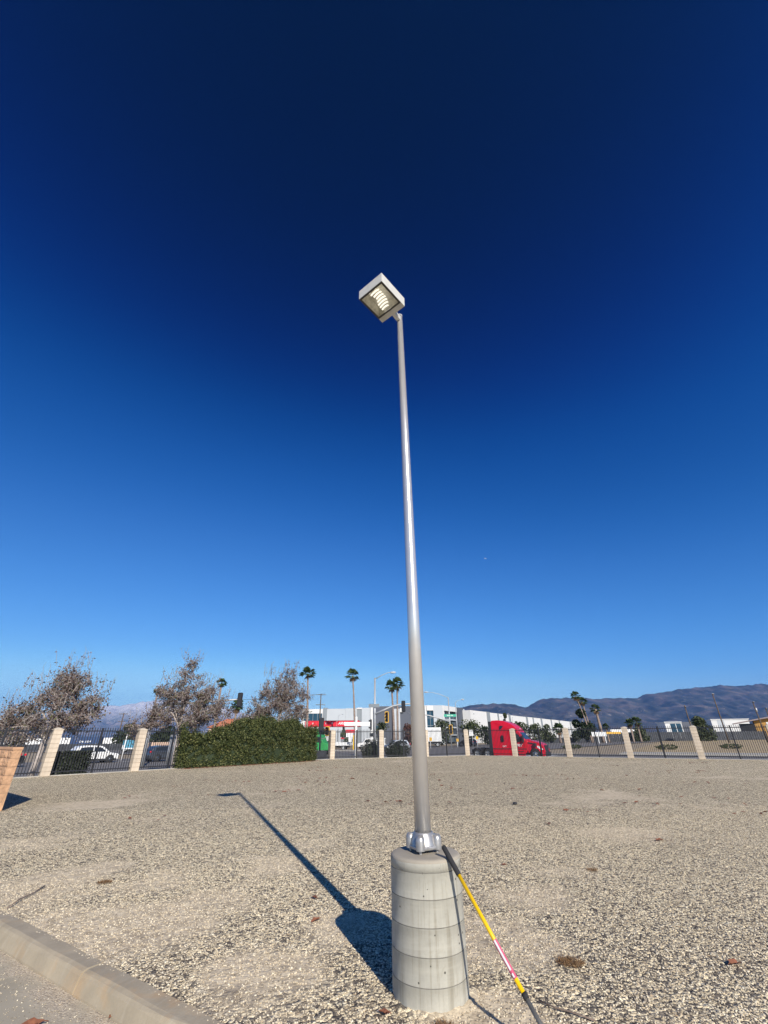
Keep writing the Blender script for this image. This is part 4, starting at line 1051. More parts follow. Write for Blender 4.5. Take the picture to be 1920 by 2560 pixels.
for s in (-1, 1):
    mb = MB(); mb.plate([(.55, 1.72), (.62, 2.52), (1.12, 2.50), (1.42, 2.15), (1.58, 1.82), (1.1, 1.66)], fw_, s, .012); mb.build('side_window', m_dwin, TR)
    mb = MB(); mb.plate([(-.88, 1.75), (-.88, 2.28), (-.82, 2.34), (-.62, 2.34), (-.56, 2.28), (-.56, 1.75), (-.62, 1.69), (-.82, 1.69)], fw_, s, .012); mb.build('sleeper_window', m_dwin, TR)
    mb = MB(); mb.plate([(-1.0, 2.95), (-.98, 3.22), (-.9, 3.30), (-.5, 3.28), (-.62, 3.1), (-.85, 2.92)], fw_, s, .012); mb.build('roof_window', m_dwin, TR)
    mb = MB(); mb.plate([(.5, .98), (.5, 2.62), (.53, 2.62), (.53, .98)], fw_, s, .006); mb.plate([(1.8, .98), (1.8, 1.6), (1.83, 1.6), (1.83, .98)], fw_, s, .006); mb.build('door_gap', m_dark, TR)
    mb = MB(); mb.plate([(-2.0, .98), (-2.0, 1.06), (2.1, 1.06), (2.1, .98)], fw_, s, .010); mb.build('skirt_line', m_dark, TR)
    mb = MB(); mb.plate([(-2.0, .40), (-2.0, .93), (1.85, .93), (1.75, .40)], lambda x, z: 1.20, s, .0, .1); mb.build('fuel_tank_skirt', m_red, TR)
    for zz in (.52, .78):
        mb = MB(); mb.box((1.15, s * 1.21, zz), (1.0, .06, .06)); mb.build('step', m_dark, TR)
    mb = MB(); mb.box((1.75, s * 1.36, 2.0), (.16, .22, .72)); mb.box((1.62, s * 1.25, 2.2), (.06, .3, .06)); mb.build('mirror', m_dark, TR, bevel=.03)
    mb = MB(); mb.plate([(2.15, 1.62), (2.3, 1.66), (2.9, 1.55), (2.85, 1.48), (2.3, 1.54)], lambda x, z: 1.13, s, .03, .3); mb.build('bonnet_vent', m_dark, TR)
    mb = MB(); mb.box((3.05, s * 1.3, 1.42), (.2, .3, .32)); mb.tube([(2.95, s * 1.0, 1.5), (3.05, s * 1.3, 1.5)], .03, 6); mb.build('bonnet_mirror', m_dark, TR, bevel=.03)
    mb = MB(); mb.plate([(3.15, 1.22), (3.28, 1.34), (3.72, 1.10), (3.80, .98), (3.55, .94)], lambda x, z: 1.09 - .05 * max(0, x - 3.2), s, .012, .1); mb.build('headlight', m_lamp, TR)
    wheel(TR, 2.85, s * 1.02, .52, .30, m_chrome, .52)
    for x in (-2.75, -4.08):
        wheel(TR, x, s * .92, .52, .56, m_grey, .52)
    mb = MB()
    for i in range(9):
        a0_, a1_ = math.pi * i / 9, math.pi * (i + 1) / 9
        for r_ in (.6,):
            mb.add([(-2.75 + math.cos(a0_) * r_, s * .62, .52 + math.sin(a0_) * r_), (-2.75 + math.cos(a0_) * r_, s * 1.22, .52 + math.sin(a0_) * r_), (-2.75 + math.cos(a1_) * r_, s * 1.22, .52 + math.sin(a1_) * r_), (-2.75 + math.cos(a1_) * r_, s * .62, .52 + math.sin(a1_) * r_)], [(0, 1, 2, 3)])
            mb.add([(-4.08 + math.cos(a0_) * r_, s * .62, .52 + math.sin(a0_) * r_), (-4.08 + math.cos(a0_) * r_, s * 1.22, .52 + math.sin(a0_) * r_), (-4.08 + math.cos(a1_) * r_, s * 1.22, .52 + math.sin(a1_) * r_), (-4.08 + math.cos(a1_) * r_, s * .62, .52 + math.sin(a1_) * r_)], [(0, 1, 2, 3)])
    mb.build('rear_mudguard', m_dark, TR, fix=False)
    lettering('CRST', .34, m_white, TR, (1.12, s * 1.238, 1.36), (0, s, 0), .15, 1.1)
    lettering('DOT', .20, m_white, TR, (-.55, s * 1.238, 1.26), (0, s, 0))
mb = MB()
n_ = Vector((2.66 - 1.84, 0, 1.97 - 1.32)).normalized() * .015
a = [Vector((1.36, -.92, 2.60)), Vector((1.36, .92, 2.60)), Vector((1.90, 1.0, 1.94)), Vector((1.90, -1.0, 1.94))]
mb.add([p + n_ * 2 for p in a] + [p - n_ for p in a], [(0, 1, 2, 3), (4, 7, 6, 5), (0, 4, 5, 1), (1, 5, 6, 2), (2, 6, 7, 3), (3, 7, 4, 0)]); mb.build('windscreen', glass_dark('windscreen_glass', (.03, .06, .10)), TR)
mb = MB(); mb.box((3.93, 0, 1.0), (.12, 1.5, .75)); mb.build('grille', m_dark, TR, bevel=.03)
mb = MB(); mb.box((4.02, 0, .55), (.14, 2.0, .42)); mb.build('bumper', m_dark, TR, bevel=.04)
mb = MB(); mb.box((-3.2, .45, .80), (3.6, .09, .28)); mb.box((-3.2, -.45, .80), (3.6, .09, .28)); mb.box((-3.4, 0, 1.02), (1.0, .9, .14)); mb.box((-4.95, 0, .8), (.1, 1.1, .28)); mb.build('chassis', m_dark, TR)
mb = MB(); mb.tube([(.3, -.4, 3.56), (.25, -.4, 4.05)], .012, 5); mb.tube([(.3, .4, 3.56), (.25, .4, 4.05)], .012, 5); mb.build('antenna', m_dark, TR)
lettering('CRST', .16, m_white, TR, (1.18, 0, 2.98), (.75, 0, .62), .1)

def box_body(name, loc, rz, label, cat, size, mat, z0=1.0, cabmat=None, group=None, ribs=0):
    t = empty(name, loc, rz, label, cat, group); L, w, h = size
    mb = MB(); mb.bb((-L / 2, -w / 2, z0), (L / 2, w / 2, z0 + h)); b = mb.build('cargo_box', mat, t, bevel=.04)
    mb = MB(); mb.bb((-L / 2, -w * .35, z0 - .32), (L / 2, w * .35, z0 - .01)); mb.build('chassis', m_dark, t)
    if ribs:
        mb = MB()
        for k in range(ribs):
            x = -L / 2 + L * (k + .5) / ribs
            for s in (-1, 1): mb.bb((x - .05, s * (w / 2 + .001), z0 + .1), (x + .05, s * (w / 2 + .04), z0 + h - .1))
        tag(mb.build('side_ribs', mat, t), kind='stuff')
    for x in (-L * .32, -L * .2) if L > 7 else (-L * .3,):
        for s in (-1, 1): wheel(t, x, s * (w / 2 - .2), .5, .3, m_grey)
    if cabmat:
        pr = [(L / 2 + .1, .55), (L / 2 + .1, 2.5), (L / 2 + .3, 2.62), (L / 2 + 1.0, 2.55), (L / 2 + 1.45, 1.6), (L / 2 + 2.2, 1.4), (L / 2 + 2.3, .55)]
        mb = MB(); mb.profile(pr, w * .44); mb.build('cab', cabmat, t, bevel=.05)
        for s in (-1, 1):
            mb = MB(); mb.plate([(L / 2 + .35, 1.55), (L / 2 + .4, 2.3), (L / 2 + .95, 2.25), (L / 2 + 1.25, 1.55)], lambda x, z: w * .44, s); mb.build('side_window', m_dwin, t)
            wheel(t, L / 2 + 1.5, s * (w * .44 - .15), .45, .28, m_grey)
    return t
box_body('box_truck', (10.6, 112, -.7), math.pi * .98, 'white box truck to the right of the light pole', 'truck', (4.6, 2.4, 2.9), m_white, 1.1, m_white)
gt_ = box_body('waste_truck', (-12.6, 72, -.7), -.2, 'green waste truck at the right end of the hedge', 'truck', (4.4, 2.4, 2.1), m_green, 1.25, m_green, ribs=7)
# white pickup and stake bed truck
def pickup(loc, rz, label, stake):
    t = empty('work_truck', loc, rz, label, 'truck', 'white work trucks by the filling station')
    pr = [(.2, .5), (.2, 1.85), (.35, 1.95), (1.3, 1.9), (1.85, 1.2), (2.7, 1.08), (2.85, .9), (2.85, .5)]
    mb = MB(); mb.profile(pr, .95); mb.build('cab', m_white, t, bevel=.05)
    for s in (-1, 1):
        mb = MB(); mb.plate([(.4, 1.25), (.42, 1.78), (1.2, 1.75), (1.6, 1.25)], lambda x, z: .95, s); mb.build('side_window', m_dwin, t)
        for x in (-1.7, 2.0): wheel(t, x, s * .82, .42, .26, m_grey)
    mb = MB(); mb.bb((-2.8, -1.0, .8), (.1, 1.0, .98)); mb.build('bed', m_white, t)
    if stake:
        for s in (-1, 1):
            for k in range(8):
                mb = MB(); mb.bb((-2.75 + k * .4, s * 1.0, .98), (-2.65 + k * .4, s * .95, 1.95)); mb.build('stake', m_white, t)
            mb = MB(); mb.bb((-2.8, s * 1.02, 1.88), (.1, s * .93, 1.98)); mb.build('stake_rail', m_white, t)
    else:
        for s in (-1, 1):
            mb = MB(); mb.bb((-2.8, s * 1.0, .98), (.1, s * .93, 1.35)); mb.build('bed_side', m_white, t)
        mb = MB(); mb.bb((-2.8, -.93, .98), (-2.72, .93, 1.35)); mb.build('tailgate', m_white, t)
    mb = MB(); mb.bb((-2.8, -.4, .45), (2.4, .4, .72)); mb.build('chassis', m_dark, t)
    return t
pickup((-9.6, 92, -.7), 3.0, 'white pickup parked in front of the red canopy', False)
pickup((-2.9, 96, -.7), 3.25, 'white truck with railed bed left of the middle pillar', True)

# freight at far left
ctn = empty('shipping_container', (-86.2, 138, -.6), .28, 'navy blue shipping container with white lettering above the white car', 'container')
mb = MB(); mb.bb((-3.7, -1.2, 0), (3.7, 1.2, 2.75)); mb.build('container_box', m_navy, ctn, bevel=.03)
mb = MB()
for k in range(24): mb.bb((-3.6 + k * .306, -1.235, .15), (-3.45 + k * .306, -1.2005, 2.6))
tag(mb.build('corrugation', m_navy, ctn), kind='stuff')
lettering('CMA CGM', .62, m_white, ctn, (-.1, -1.25, 1.45), (0, -1, 0), .1, 1.0)
for x in (-3.57, 3.57):
    mb = MB(); mb.bb((x - .12, -1.26, 0), (x + .12, -1.2005, 2.75)); mb.build('corner_post', m_navy, ctn)
TG = 'white freight trailers parked beyond the street'
for (x, y, L, h, rz, lb) in ((-106, 140.5, 11, 1.9, .05, 'white freight trailer at far left above the orange wall'), (-93.3, 141, 4.4, 1.9, .05, 'white freight trailer just left of the navy container'),
                             (-79.6, 140.5, 5.2, 1.8, .1, 'white freight trailer just right of the navy container'), (94.6, 196, 4.8, 3.2, -.1, 'white freight trailer left of a right hand pillar'), (101.2, 197, 5.4, 3.2, -.1, 'white freight trailer right of a right hand pillar')):
    box_body('freight_trailer', (x, y, -.6), rz, lb, 'trailer', (L, 2.4, h), m_white, .6 if x < 0 else .9, group=TG)
bt = box_body('service_trailer', (-47.9, 90, -.7), .35, 'blue and white trailer left of the second pillar', 'trailer', (2.2, 1.6, 1.55), m_teal, .5)
mb = MB(); mb.bb((-1.08, -.83, .75), (-.7, -.802, 1.2)); mb.bb((-1.05, -.83, .54), (1.05, -.802, .74)); mb.build('white_panel', m_white, bt)

# ------------------------------------------------------------------ street furniture
def pole_obj(name, loc, label, cat, h, r0, r1, mat=None, group=None):
    t = empty(name, loc, 0, label, cat, group)
    mb = MB(); mb.tube([(0, 0, -.1), (0, 0, h)], [r0, r1], 12); mb.build('pole', mat or m_grey, t); return t
def arm(t, pts, r0, r1, name='arm', mat=None):
    n = len(pts); mb = MB(); mb.tube(pts, [r0 + (r1 - r0) * i / (n - 1) for i in range(n)], 8); return mb.build(name, mat or m_grey, t)
def lum(t, p, d, L=.75):
    mb = MB(); d = Vector(d).normalized(); p = Vector(p)
    mb.tube([p, p + d * L * .3, p + d * L * .8, p + d * L], [.06, .14, .13, .05], 8); return mb.build('luminaire', m_lgrey, t)
def signal(loc, rz, label, frame=m_dark, h=1.15, up=0.0, lit=False, w=.36):
    """three section head, local +x is where the lights look"""
    t = empty('traffic_signal', loc, rz, label, 'traffic signal', 'traffic signals at the crossing')
    mb = MB(); mb.bb((-.12, -w / 2, 0), (.06, w / 2, h)); mb.build('housing', m_dark, t, bevel=.02)
    mb = MB()
    for s in (-1, 1): mb.bb((.03, s * (w / 2 + .001), -.06), (.065, s * (w / 2 + .09), h + .06))
    mb.bb((.03, -w / 2, h + .001), (.065, w / 2, h + .09)); mb.bb((.03, -w / 2, -.09), (.065, w / 2, -.001)); mb.build('backplate', frame, t)
    for k, (c, col) in enumerate((('green_lens', (.02, .12, .08)), ('amber_lens', (.25, .13, .01)), ('red_lens', (.30, .02, .02)))):
        z = h * (k + .5) / 3
        mb = MB(); mb.lathe([(0, .07), (.13, .07), (.13, .061)], 14, (0, 0, z), axis='X'); mb.build('lens', pbr(c, col, .3, var=.05), t)
        mb = MB(); n = 9; vs = []
        for i in range(n):
            a = R(-20) + R(220) * i / (n - 1)
            for x in (.061, .30): vs.append((x, math.cos(a) * .145, z + math.sin(a) * .145))
        mb.add(vs, [(2 * i, 2 * i + 1, 2 * i + 3, 2 * i + 2) for i in range(n - 1)]); mb.build('visor', m_dark, t, fix=False)
    return t
def sign_blade(parent, c, w, h, rz, mat, name='sign_blade', txt=None, both=True):
    b = empty(name, c, rz); b.parent = parent
    mb = MB(); mb.box((0, 0, 0), (w, .03, h)); mb.build('panel', mat, b)
    if txt: lettering(txt, h * .62, m_white, b, (0, -.02, 0), (0, -1, 0))
    return b

sa = pole_obj('signal_pole', (-1.45, 62, -.7), 'tall signal pole with curved mast arm and lamp left of the light pole', 'signal pole', 9.4, .17, .11)
arm(sa, [(0, 0, 9.2), (.9, 0, 9.7), (1.8, 0, 10.05), (2.2, 0, 10.07)], .05, .035, 'lamp_arm'); lum(sa, (2.1, 0, 10.07), (1, 0, .02), .8)
arm(sa, [(0, 0, 4.9), (1.4, 0, 5.45), (2.4, 0, 5.85), (3.5, 0, 6.05), (4.6, 0, 6.1), (6.6, 0, 6.1)], .15, .07, 'mast_arm')
sign_blade(sa, (-.1, -.2, 5.9), 1.45, .42, -.2, m_mgrey)
signal((.15, 61.8, 3.25), -1.9, 'amber framed signal head below the curved mast arm', m_amber, 1.15)
signal((2.35, 61.8, 4.5), 1.2, 'black signal head hung on the curved mast arm', m_dark, 1.2)
signal((-1.95, 61.9, 2.35), math.pi, 'black signal head on the left of the tall signal pole', m_dark, 1.2)
pd = empty('pedestrian_signal', (-1.85, 61.9, 1.55), 0, 'small dark pedestrian signal low on the tall signal pole', 'traffic signal')
mb = MB(); mb.bb((-.25, -.12, 0), (.2, .12, .42)); mb.build('housing', m_dark, pd, bevel=.02)
mb = MB(); mb.bb((-.2, -.135, .05), (.15, -.1205, .37)); mb.build('lens', m_dwin, pd)

sb = pole_obj('signal_pole', (12.9, 95, -.8), 'thin signal pole with green street name sign right of the light pole', 'signal pole', 9.4, .17, .10)
arm(sb, [(0, 0, 9.3), (-1.6, 0, 9.95), (-3.2, 0, 10.35), (-4.2, 0, 10.4)], .05, .035, 'lamp_arm'); lum(sb, (-4.0, 0, 10.4), (-1, 0, .02), .9)
arm(sb, [(0, 0, 4.9), (-2, 0, 5.5), (-4.2, 0, 6.05), (-6.4, 0, 6.4), (-8.2, 0, 6.5)], .15, .07, 'mast_arm')
sign_blade(sb, (.1, -.2, 6.0), 2.5, .46, 0, m_sgreen, txt='Slover Ave')
signal((13.0, 94.7, 1.9), -1.9, 'amber framed signal head on the pole with the green sign', m_amber, 1.55, w=.5)
sn = pole_obj('signal_pole', (-6.85, 50, -.7), 'short dark signal post at the right end of the hedge', 'signal pole', 3.0, .09, .08, m_dark)
signal((-6.82, 49.85, 2.15), 1.5, 'black signal head seen from behind above the hedge end', m_dark, 1.15)
signal((-6.1, 49.8, 1.75), -1.9, 'amber framed signal head just left of a pillar by the hedge', m_amber, .72, w=.3)
arm(sn, [(.0, 0, 2.2), (.35, 0, 2.1), (.72, -.15, 2.35)], .04, .03, 'bracket')
sw = pole_obj('signal_pole', (-22.4, 45, -.7), 'signal mast half hidden in the brown trees', 'signal pole', 5.2, .15, .12)
arm(sw, [(0, 0, 5.0), (3.0, 0, 5.25), (6.6, 0, 5.5), (8.3, 0, 5.6)], .11, .06, 'mast_arm')
signal((-14.25, 44.9, 4.25), 1.35, 'black signal head between the two taller brown trees', m_dark, 1.15)
wp = empty('sign_post', (-3.13, 50, -.7), 0, 'white post with a long blank sign blade left of the middle pillar', 'sign post')
mb = MB(); mb.tube([(0, 0, -.1), (0, 0, 4.15)], .11, 12); mb.build('post', m_white, wp)
mb = MB(); mb.box((.1, -.14, 3.47), (2.7, .05, .34)); mb.build('sign_blade', m_white, wp)
# lesser lamps and posts
lp = pole_obj('street_lamp', (17.0, 113, -.8), 'thin grey street lamp between green sign and warehouse corner', 'street lamp', 9.6, .11, .07)
arm(lp, [(0, 0, 9.4), (.5, 0, 9.9), (1.6, 0, 10.2)], .04, .03); lum(lp, (1.5, 0, 10.2), (1, 0, 0))
lp = pole_obj('street_lamp', (-12.3, 122, -.8), 'small far street lamp above the red canopy', 'street lamp', 7.2, .06, .04)
arm(lp, [(0, 0, 7.1), (.4, 0, 7.5), (.9, 0, 7.55)], .03, .02); lum(lp, (.85, 0, 7.55), (1, 0, 0), .5)
st = pole_obj('sign_post', (19.5, 108, -.8), 'grey post with small white sign by the warehouse corner', 'sign post', 3.6, .05, .05)
mb = MB(); mb.box((-.2, -.08, 2.9), (.9, .03, 1.2)); mb.build('panel', m_white, st)
st = pole_obj('sign_post', (-36.2, 50, -.7), 'leaning looking white post left of the second pillar', 'sign post', 2.7, .05, .05, m_white); st.location = (-31.5, 58, -.7)
for (x, lb) in ((-22.45, 'left grey steel post by the dark grey car'), (-22.0, 'right grey steel post by the dark grey car')):
    pole_obj('steel_post', (x, 50, -.7), lb, 'post', 2.6, .1, .1, m_grey, 'grey steel posts by the hedge')
cb = empty('utility_cabinet', (-6.9, 48.3, -.7), .5, 'dark grey utility cabinet at the right foot of the hedge', 'cabinet')
mb = MB(); mb.bb((-1.0, -.35, .08), (.9, .35, 1.05)); mb.build('cabinet_body', m_screen, cb, bevel=.02)
mb = MB(); mb.bb((-1.05, -.4, 0), (.95, .4, .08)); mb.build('plinth', m_walk, cb)
ws = empty('entrance_sign', (17.3, 70, -.7), -.3, 'white square sign on a post behind the red truck', 'sign')
mb = MB(); mb.bb((-.06, -.06, 0), (.06, .06, 1.5)); mb.build('post', m_white, ws)
mb = MB(); mb.bb((-.65, -.05, 1.5), (.65, .05, 2.55)); pn = mb.build('panel', m_white, ws)
mb = MB(); mb.bb((-.3, -.06, 1.75), (.12, -.0505, 2.3)); mb.build('green_print', m_conifer, pn, fix=False)
for (x, y, lb, mt, h) in ((10.0 + 5.9, 107, 'small orange marker post below the amber signal', m_amber, 1.1), (20.9, 110, 'small yellow marker post right of the pillar by the truck', m_yellow, 1.5), (8.9, 96, 'small orange marker right beside the light pole', m_amber, 1.4)):
    t = empty('marker_post', (x, y, -.7), 0, lb, 'marker', 'small marker posts by the road')
    mb = MB(); mb.tube([(0, 0, 0), (0, 0, h)], .08, 8); mb.build('post', m_white, t)
    mb = MB(); mb.box((0, -.1, h + .3), (.5, .04, .6)); mb.build('panel', mt, t)
# price sign and small red sign of the filling station
ps = empty('price_sign', (-13.6, 108, -.8), 0, 'white tapered price sign with a red top', 'sign')
mb = MB(); mb.add([(-.5, -.2, 0), (.5, -.2, 0), (.5, .2, 0), (-.5, .2, 0), (-.75, -.2, 2.9), (.75, -.2, 2.9), (.75, .2, 2.9), (-.75, .2, 2.9)], [(0,3,2,1),(4,5,6,7),(0,1,5,4),(1,2,6,5),(2,3,7,6),(3,0,4,7)]); mb.build('sign_body', m_white, ps)
mb = MB(); mb.bb((-.82, -.22, 2.901), (.82, .22, 3.9)); mb.build('sign_top', m_redsign, ps)
mb = MB(); mb.lathe([(0, -.235), (.3, -.235), (.3, -.221)], 16, (0, 0, 3.3), axis='Y'); mb.build('emblem', m_white, ps)
ps = empty('forecourt_sign', (-6.7, 90, -.8), 0, 'small white sign board with red header on a yellow post', 'sign')
mb = MB(); mb.bb((.5, -.08, 0), (.7, .08, 2.6)); mb.build('post', m_yellow, ps)
mb = MB(); mb.bb((-.8, -.1, 2.3), (.45, .1, 3.0)); mb.bb((-.35, -.09, 1.5), (.3, .09, 2.29)); mb.build('board', m_white, ps)
mb = MB(); mb.bb((-.9, -.12, 3.001), (.75, .12, 3.55)); mb.build('header', m_redsign, ps)

# utility poles
def upole(loc, h, rz, label, arms, lean=0.0, wires=True):
    t = empty('utility_pole', loc, rz, label, 'utility pole', 'timber utility poles'); t.rotation_euler = (0, lean, rz)
    mb = MB(); mb.tube([(0, 0, -.2), (0, 0, h)], [.19, .13], 8); mb.build('pole', m_wood, t)
    for z, w in arms:
        mb = MB(); mb.box((0, -.14, h - z), (w, .1, .13)); ar = mb.build('cross_arm', m_wood, t)
        for k in (-.45, -.2, .2, .45):
            mb = MB(); mb.tube([(k * w, -.14, h - z + .06), (k * w, -.14, h - z + .28)], .05, 6); mb.build('insulator', m_grey, ar)
    return t
upole((-18.3, 130, -.8), 13.2, .2, 'utility pole with two cross arms behind the red canopy', ((.3, 2.6), (2.9, 2.6)))
upole((83.6, 130, -.8), 9.4, 1.2, 'short thin utility pole left of the olive tree', ((.5, .9),))
upole((92.5, 130, -.8), 12.4, .7, 'tallest utility pole against the right hand mountain', ((.25, 1.8),))
upole((103.0, 130, -.8), 10.2, 1.2, 'utility pole with grey transformer above the ochre shop', ((.3, 1.3),))
upole((105.9, 130, -.8), 8.6, 1.3, 'rightmost utility pole at the edge of the photo', ((.3, 1.0),))
upole((-73, 130, -.8), 8.7, .1, 'distant utility pole in front of the snowy mountain', ((.3, 2.4), (2.2, 1.8)))
tr_ = [o for o in C.objects if o.name.startswith('utility_pole') and 'transformer' in o.get('label', '')][0]
mb = MB(); mb.tube([(.35, -.2, 7.6), (.35, -.2, 8.6)], .28, 10); mb.build('transformer', m_grey, tr_)
wr = MB()
for k in (-.45, .45):
    p0 = Vector((-18.3 + k * 2.6, 129.9, 12.35)); p1 = Vector((-60 + k, 118, 11.2)); q = [p0.lerp(p1, i / 10) - Vector((0, 0, 1.2 * math.sin(math.pi * i / 10))) for i in range(11)]
    wr.tube(q, .025, 3, caps=False)
tag(wr.build('overhead_wire', m_dark, fix=False), 'thin overhead wires running left from the utility pole', 'wire')

# ------------------------------------------------------------------ filling station canopy
gc = empty('station_canopy', (0, 0, -.8), 0, 'red flat canopy of the filling station', 'canopy')
mb = MB(); mb.bb((-19.4, 114, 4.55), (-6.6, 122, 5.6)); mb.build('canopy_deck', m_lgrey, gc)
mb = MB(); mb.bb((-19.45, 113.86, 4.62), (-11.87, 113.997, 5.75)); mb.build('fascia', m_redsign, gc)
mb = MB(); mb.bb((-11.75, 113.86, 4.62), (-6.5, 113.997, 5.75)); mb.build('fascia', m_redsign, gc)
mb = MB(); mb.bb((-6.59, 114, 4.62), (-6.45, 122, 5.75)); mb.build('fascia', m_redsign, gc)
mb = MB(); mb.bb((-19.45, 113.80, 4.50), (-6.4, 113.99, 4.615)); mb.bb((-19.45, 113.80, 5.755), (-6.4, 113.99, 5.84)); mb.build('fascia_trim', pbr('dark_red_trim', (.30, .01, .03), .5), gc)
for k in range(4):
    x = -17.6 + k * 1.55
    mb = MB(); mb.add([(x - .16, 113.84, 5.38), (x + .16, 113.84, 5.38), (x, 113.84, 5.0), (x - .16, 113.859, 5.38), (x + .16, 113.859, 5.38), (x, 113.859, 5.0)], [(0, 1, 2), (3, 5, 4), (0, 3, 4, 1), (1, 4, 5, 2), (2, 5, 3, 0)]); mb.build('fascia_mark', m_white, gc)
lettering('ARCO', .78, m_white, gc, (-10.3, 113.84, 5.2), (0, -1, 0), .3, 1.1)
for x in (-17.5, -10.4):
    mb = MB(); mb.bb((x - .25, 116.5, 0), (x + .25, 117, 4.55)); mb.build('column', m_mgrey, gc)
    pm = empty('fuel_pump', (x, 115.6, -.8), 0, 'red and grey fuel pump under the ' + ('left' if x < -15 else 'right') + ' canopy column', 'fuel pump', 'fuel pumps')
    mb = MB(); mb.bb((-.45, -.3, .1), (.45, .3, 1.9)); mb.build('pump_body', m_mgrey, pm, bevel=.03)
    mb = MB(); mb.bb((-.47, -.32, 1.9), (.47, .32, 2.2)); mb.build('pump_header', m_redsign, pm)

# ------------------------------------------------------------------ warehouse
wh = empty('warehouse', (0, 150, -.8), 0, 'long white and grey warehouse with blue windows across the street', 'warehouse')
def wpart(name, a, b, mat, parent=None): mb = MB(); mb.bb(a, b); return mb.build(name, mat, parent or wh)
wpart('wall_panel', (-27, 0, 0), (-20.1, 25, 10.3), m_wallwhite)
wpart('pilaster', (-20.1, -.3, 0), (-18.9, 24, 10.6), m_mgrey)
wpart('wall_panel', (-18.9, .1, 0), (-12.9, 25, 10.35), m_lgrey)
wpart('wall_panel', (-12.87, .1, 0), (-9.3, 25, 10.45), m_lgrey)
wpart('wall_panel', (-9.3, .25, 0), (-7.7, 25, 10.2), m_mgrey)
wpart('parapet', (-9.3, .05, 10.2), (-7.7, 25, 10.6), m_wallwhite)
wpart('wall_panel', (-7.7, .1, 0), (-4.9, 25, 10.55), m_lgrey)
wpart('pilaster', (-4.9, -.2, 0), (-4.1, 25, 10.8), m_wallwhite)
wpart('wall_panel', (-4.1, 1.0, 0), (12.6, 25, 11.0), m_dgrey)
wpart('pilaster', (2.2, .4, 0), (4.6, .999, 10.2), m_lgrey)
wpart('canopy', (4.6, .3, 9.2), (5.8, .999, 10.4), m_wallwhite)
wpart('low_window', (-3.9, .93, 4.2), (-.6, .999, 5.3), m_win)
wpart('wall_panel', (12.6, .3, 0), (13.2, 25, 11.1), m_wallwhite)
w1 = wpart('curtain_window', (13.2, .5, 1.0), (15.3, 2.0, 9.6), m_win)
wpart('parapet', (13.2, 0, 9.6), (15.3, 25, 11.1), m_wallwhite)
for z in (3.2, 5.2, 7.4): wpart('mullion', (13.2, .42, z), (15.3, .499, z + .12), m_mgrey, w1)
wpart('mullion', (14.2, .41, 1.0), (14.3, .499, 9.6), m_mgrey, w1)
wpart('wall_panel', (15.3, 0, 0), (18.3, 25, 11.1), m_lgrey)
wb = wpart('window_band', (-26.2, -.06, 6.9), (-20.4, -.001, 9.0), m_win)
for k in range(1, 4): wpart('mullion', (-26.2 + k * 1.45 - .06, -.1, 6.9), (-26.2 + k * 1.45 + .06, -.061, 9.0), m_mgrey, wb)
# side wing running away to the right
wd = Vector((.515, .857)); wrz = math.atan2(wd.y, wd.x)
wg = empty('office_wing', (18.3, 150, -.8), math.atan2(17, 9.2), 'office corner of the warehouse with dark glass storeys', 'building')
def gpart(name, a, b, mat, parent=None): mb = MB(); mb.bb(a, b); return mb.build(name, mat, parent or wg)
gpart('corner_pier', (0.02, -.02, 0), (1.3, 9, 11.1), m_wallwhite)
gpart('parapet', (1.3, .0, 9.6), (13.2, 9, 11.1), m_wallwhite)
cwn = gpart('curtain_window', (1.3, 1.2, .5), (13.2, 9, 9.6), m_win)
for z in (2.4, 4.6, 6.9): gpart('spandrel', (1.3, .5, z), (13.2, 1.199, z + .35), m_lgrey, cwn)
for k in range(9): gpart('mullion', (2.2 + k * 1.3, 1.1, .5), (2.3 + k * 1.3, 1.198, 9.6), m_mgrey, cwn)
gpart('wall_panel', (1.3, .6, 5.0), (3.3, 1.19, 9.6), m_mgrey)
gpart('tower', (13.2, -.4, 0), (19.0, 9, 11.05), m_dgrey)
gpart('pilaster', (19.0, -.3, 0), (20.6, 9, 10.8), m_lgrey)
lw = empty('storage_hall', (29, 163, -.8), wrz, 'long white storage hall receding towards the mountains', 'building')
us = [1176, 1217, 1224, 1244, 1246.5, 1272, 1276, 1315.5, 1319, 1332, 1334, 1352, 1355, 1377, 1379, 1397, 1399, 1404, 1424, 1426, 1438, 1440, 1452]
ks = [(u - 960) * 0.0008385 for u in us]          # bearing of each joint from the yard, as X/Y
ts = [(163 * k - 29) / (.515 - .857 * k) for k in ks]
gset = {1, 3, 5, 7, 9, 11, 13, 15, 18, 20}
hh_ = [10.3, 10.4, 10.2, 10.3, 10.2, 10.35, 10.1, 10.25, 10.2, 10.3, 10.2, 10.35, 10.2, 10.25]
for i in range(len(us) - 1):
    t0, t1 = ts[i], ts[i + 1]
    gpart('pilaster' if i in gset else 'wall_panel', (t0 + .02, -.25 if i in gset else 0, 0), (t1 - .02, 18, hh_[i % 14]), m_mgrey if i in gset else m_wallwhite, lw)
for i in (0, 4, 6): 
    t0 = ts[i] + 3; w_ = gpart('vent', (t0, -.04, 9.0), (t0 + .7, -.001, 9.4), m_mgrey, lw)

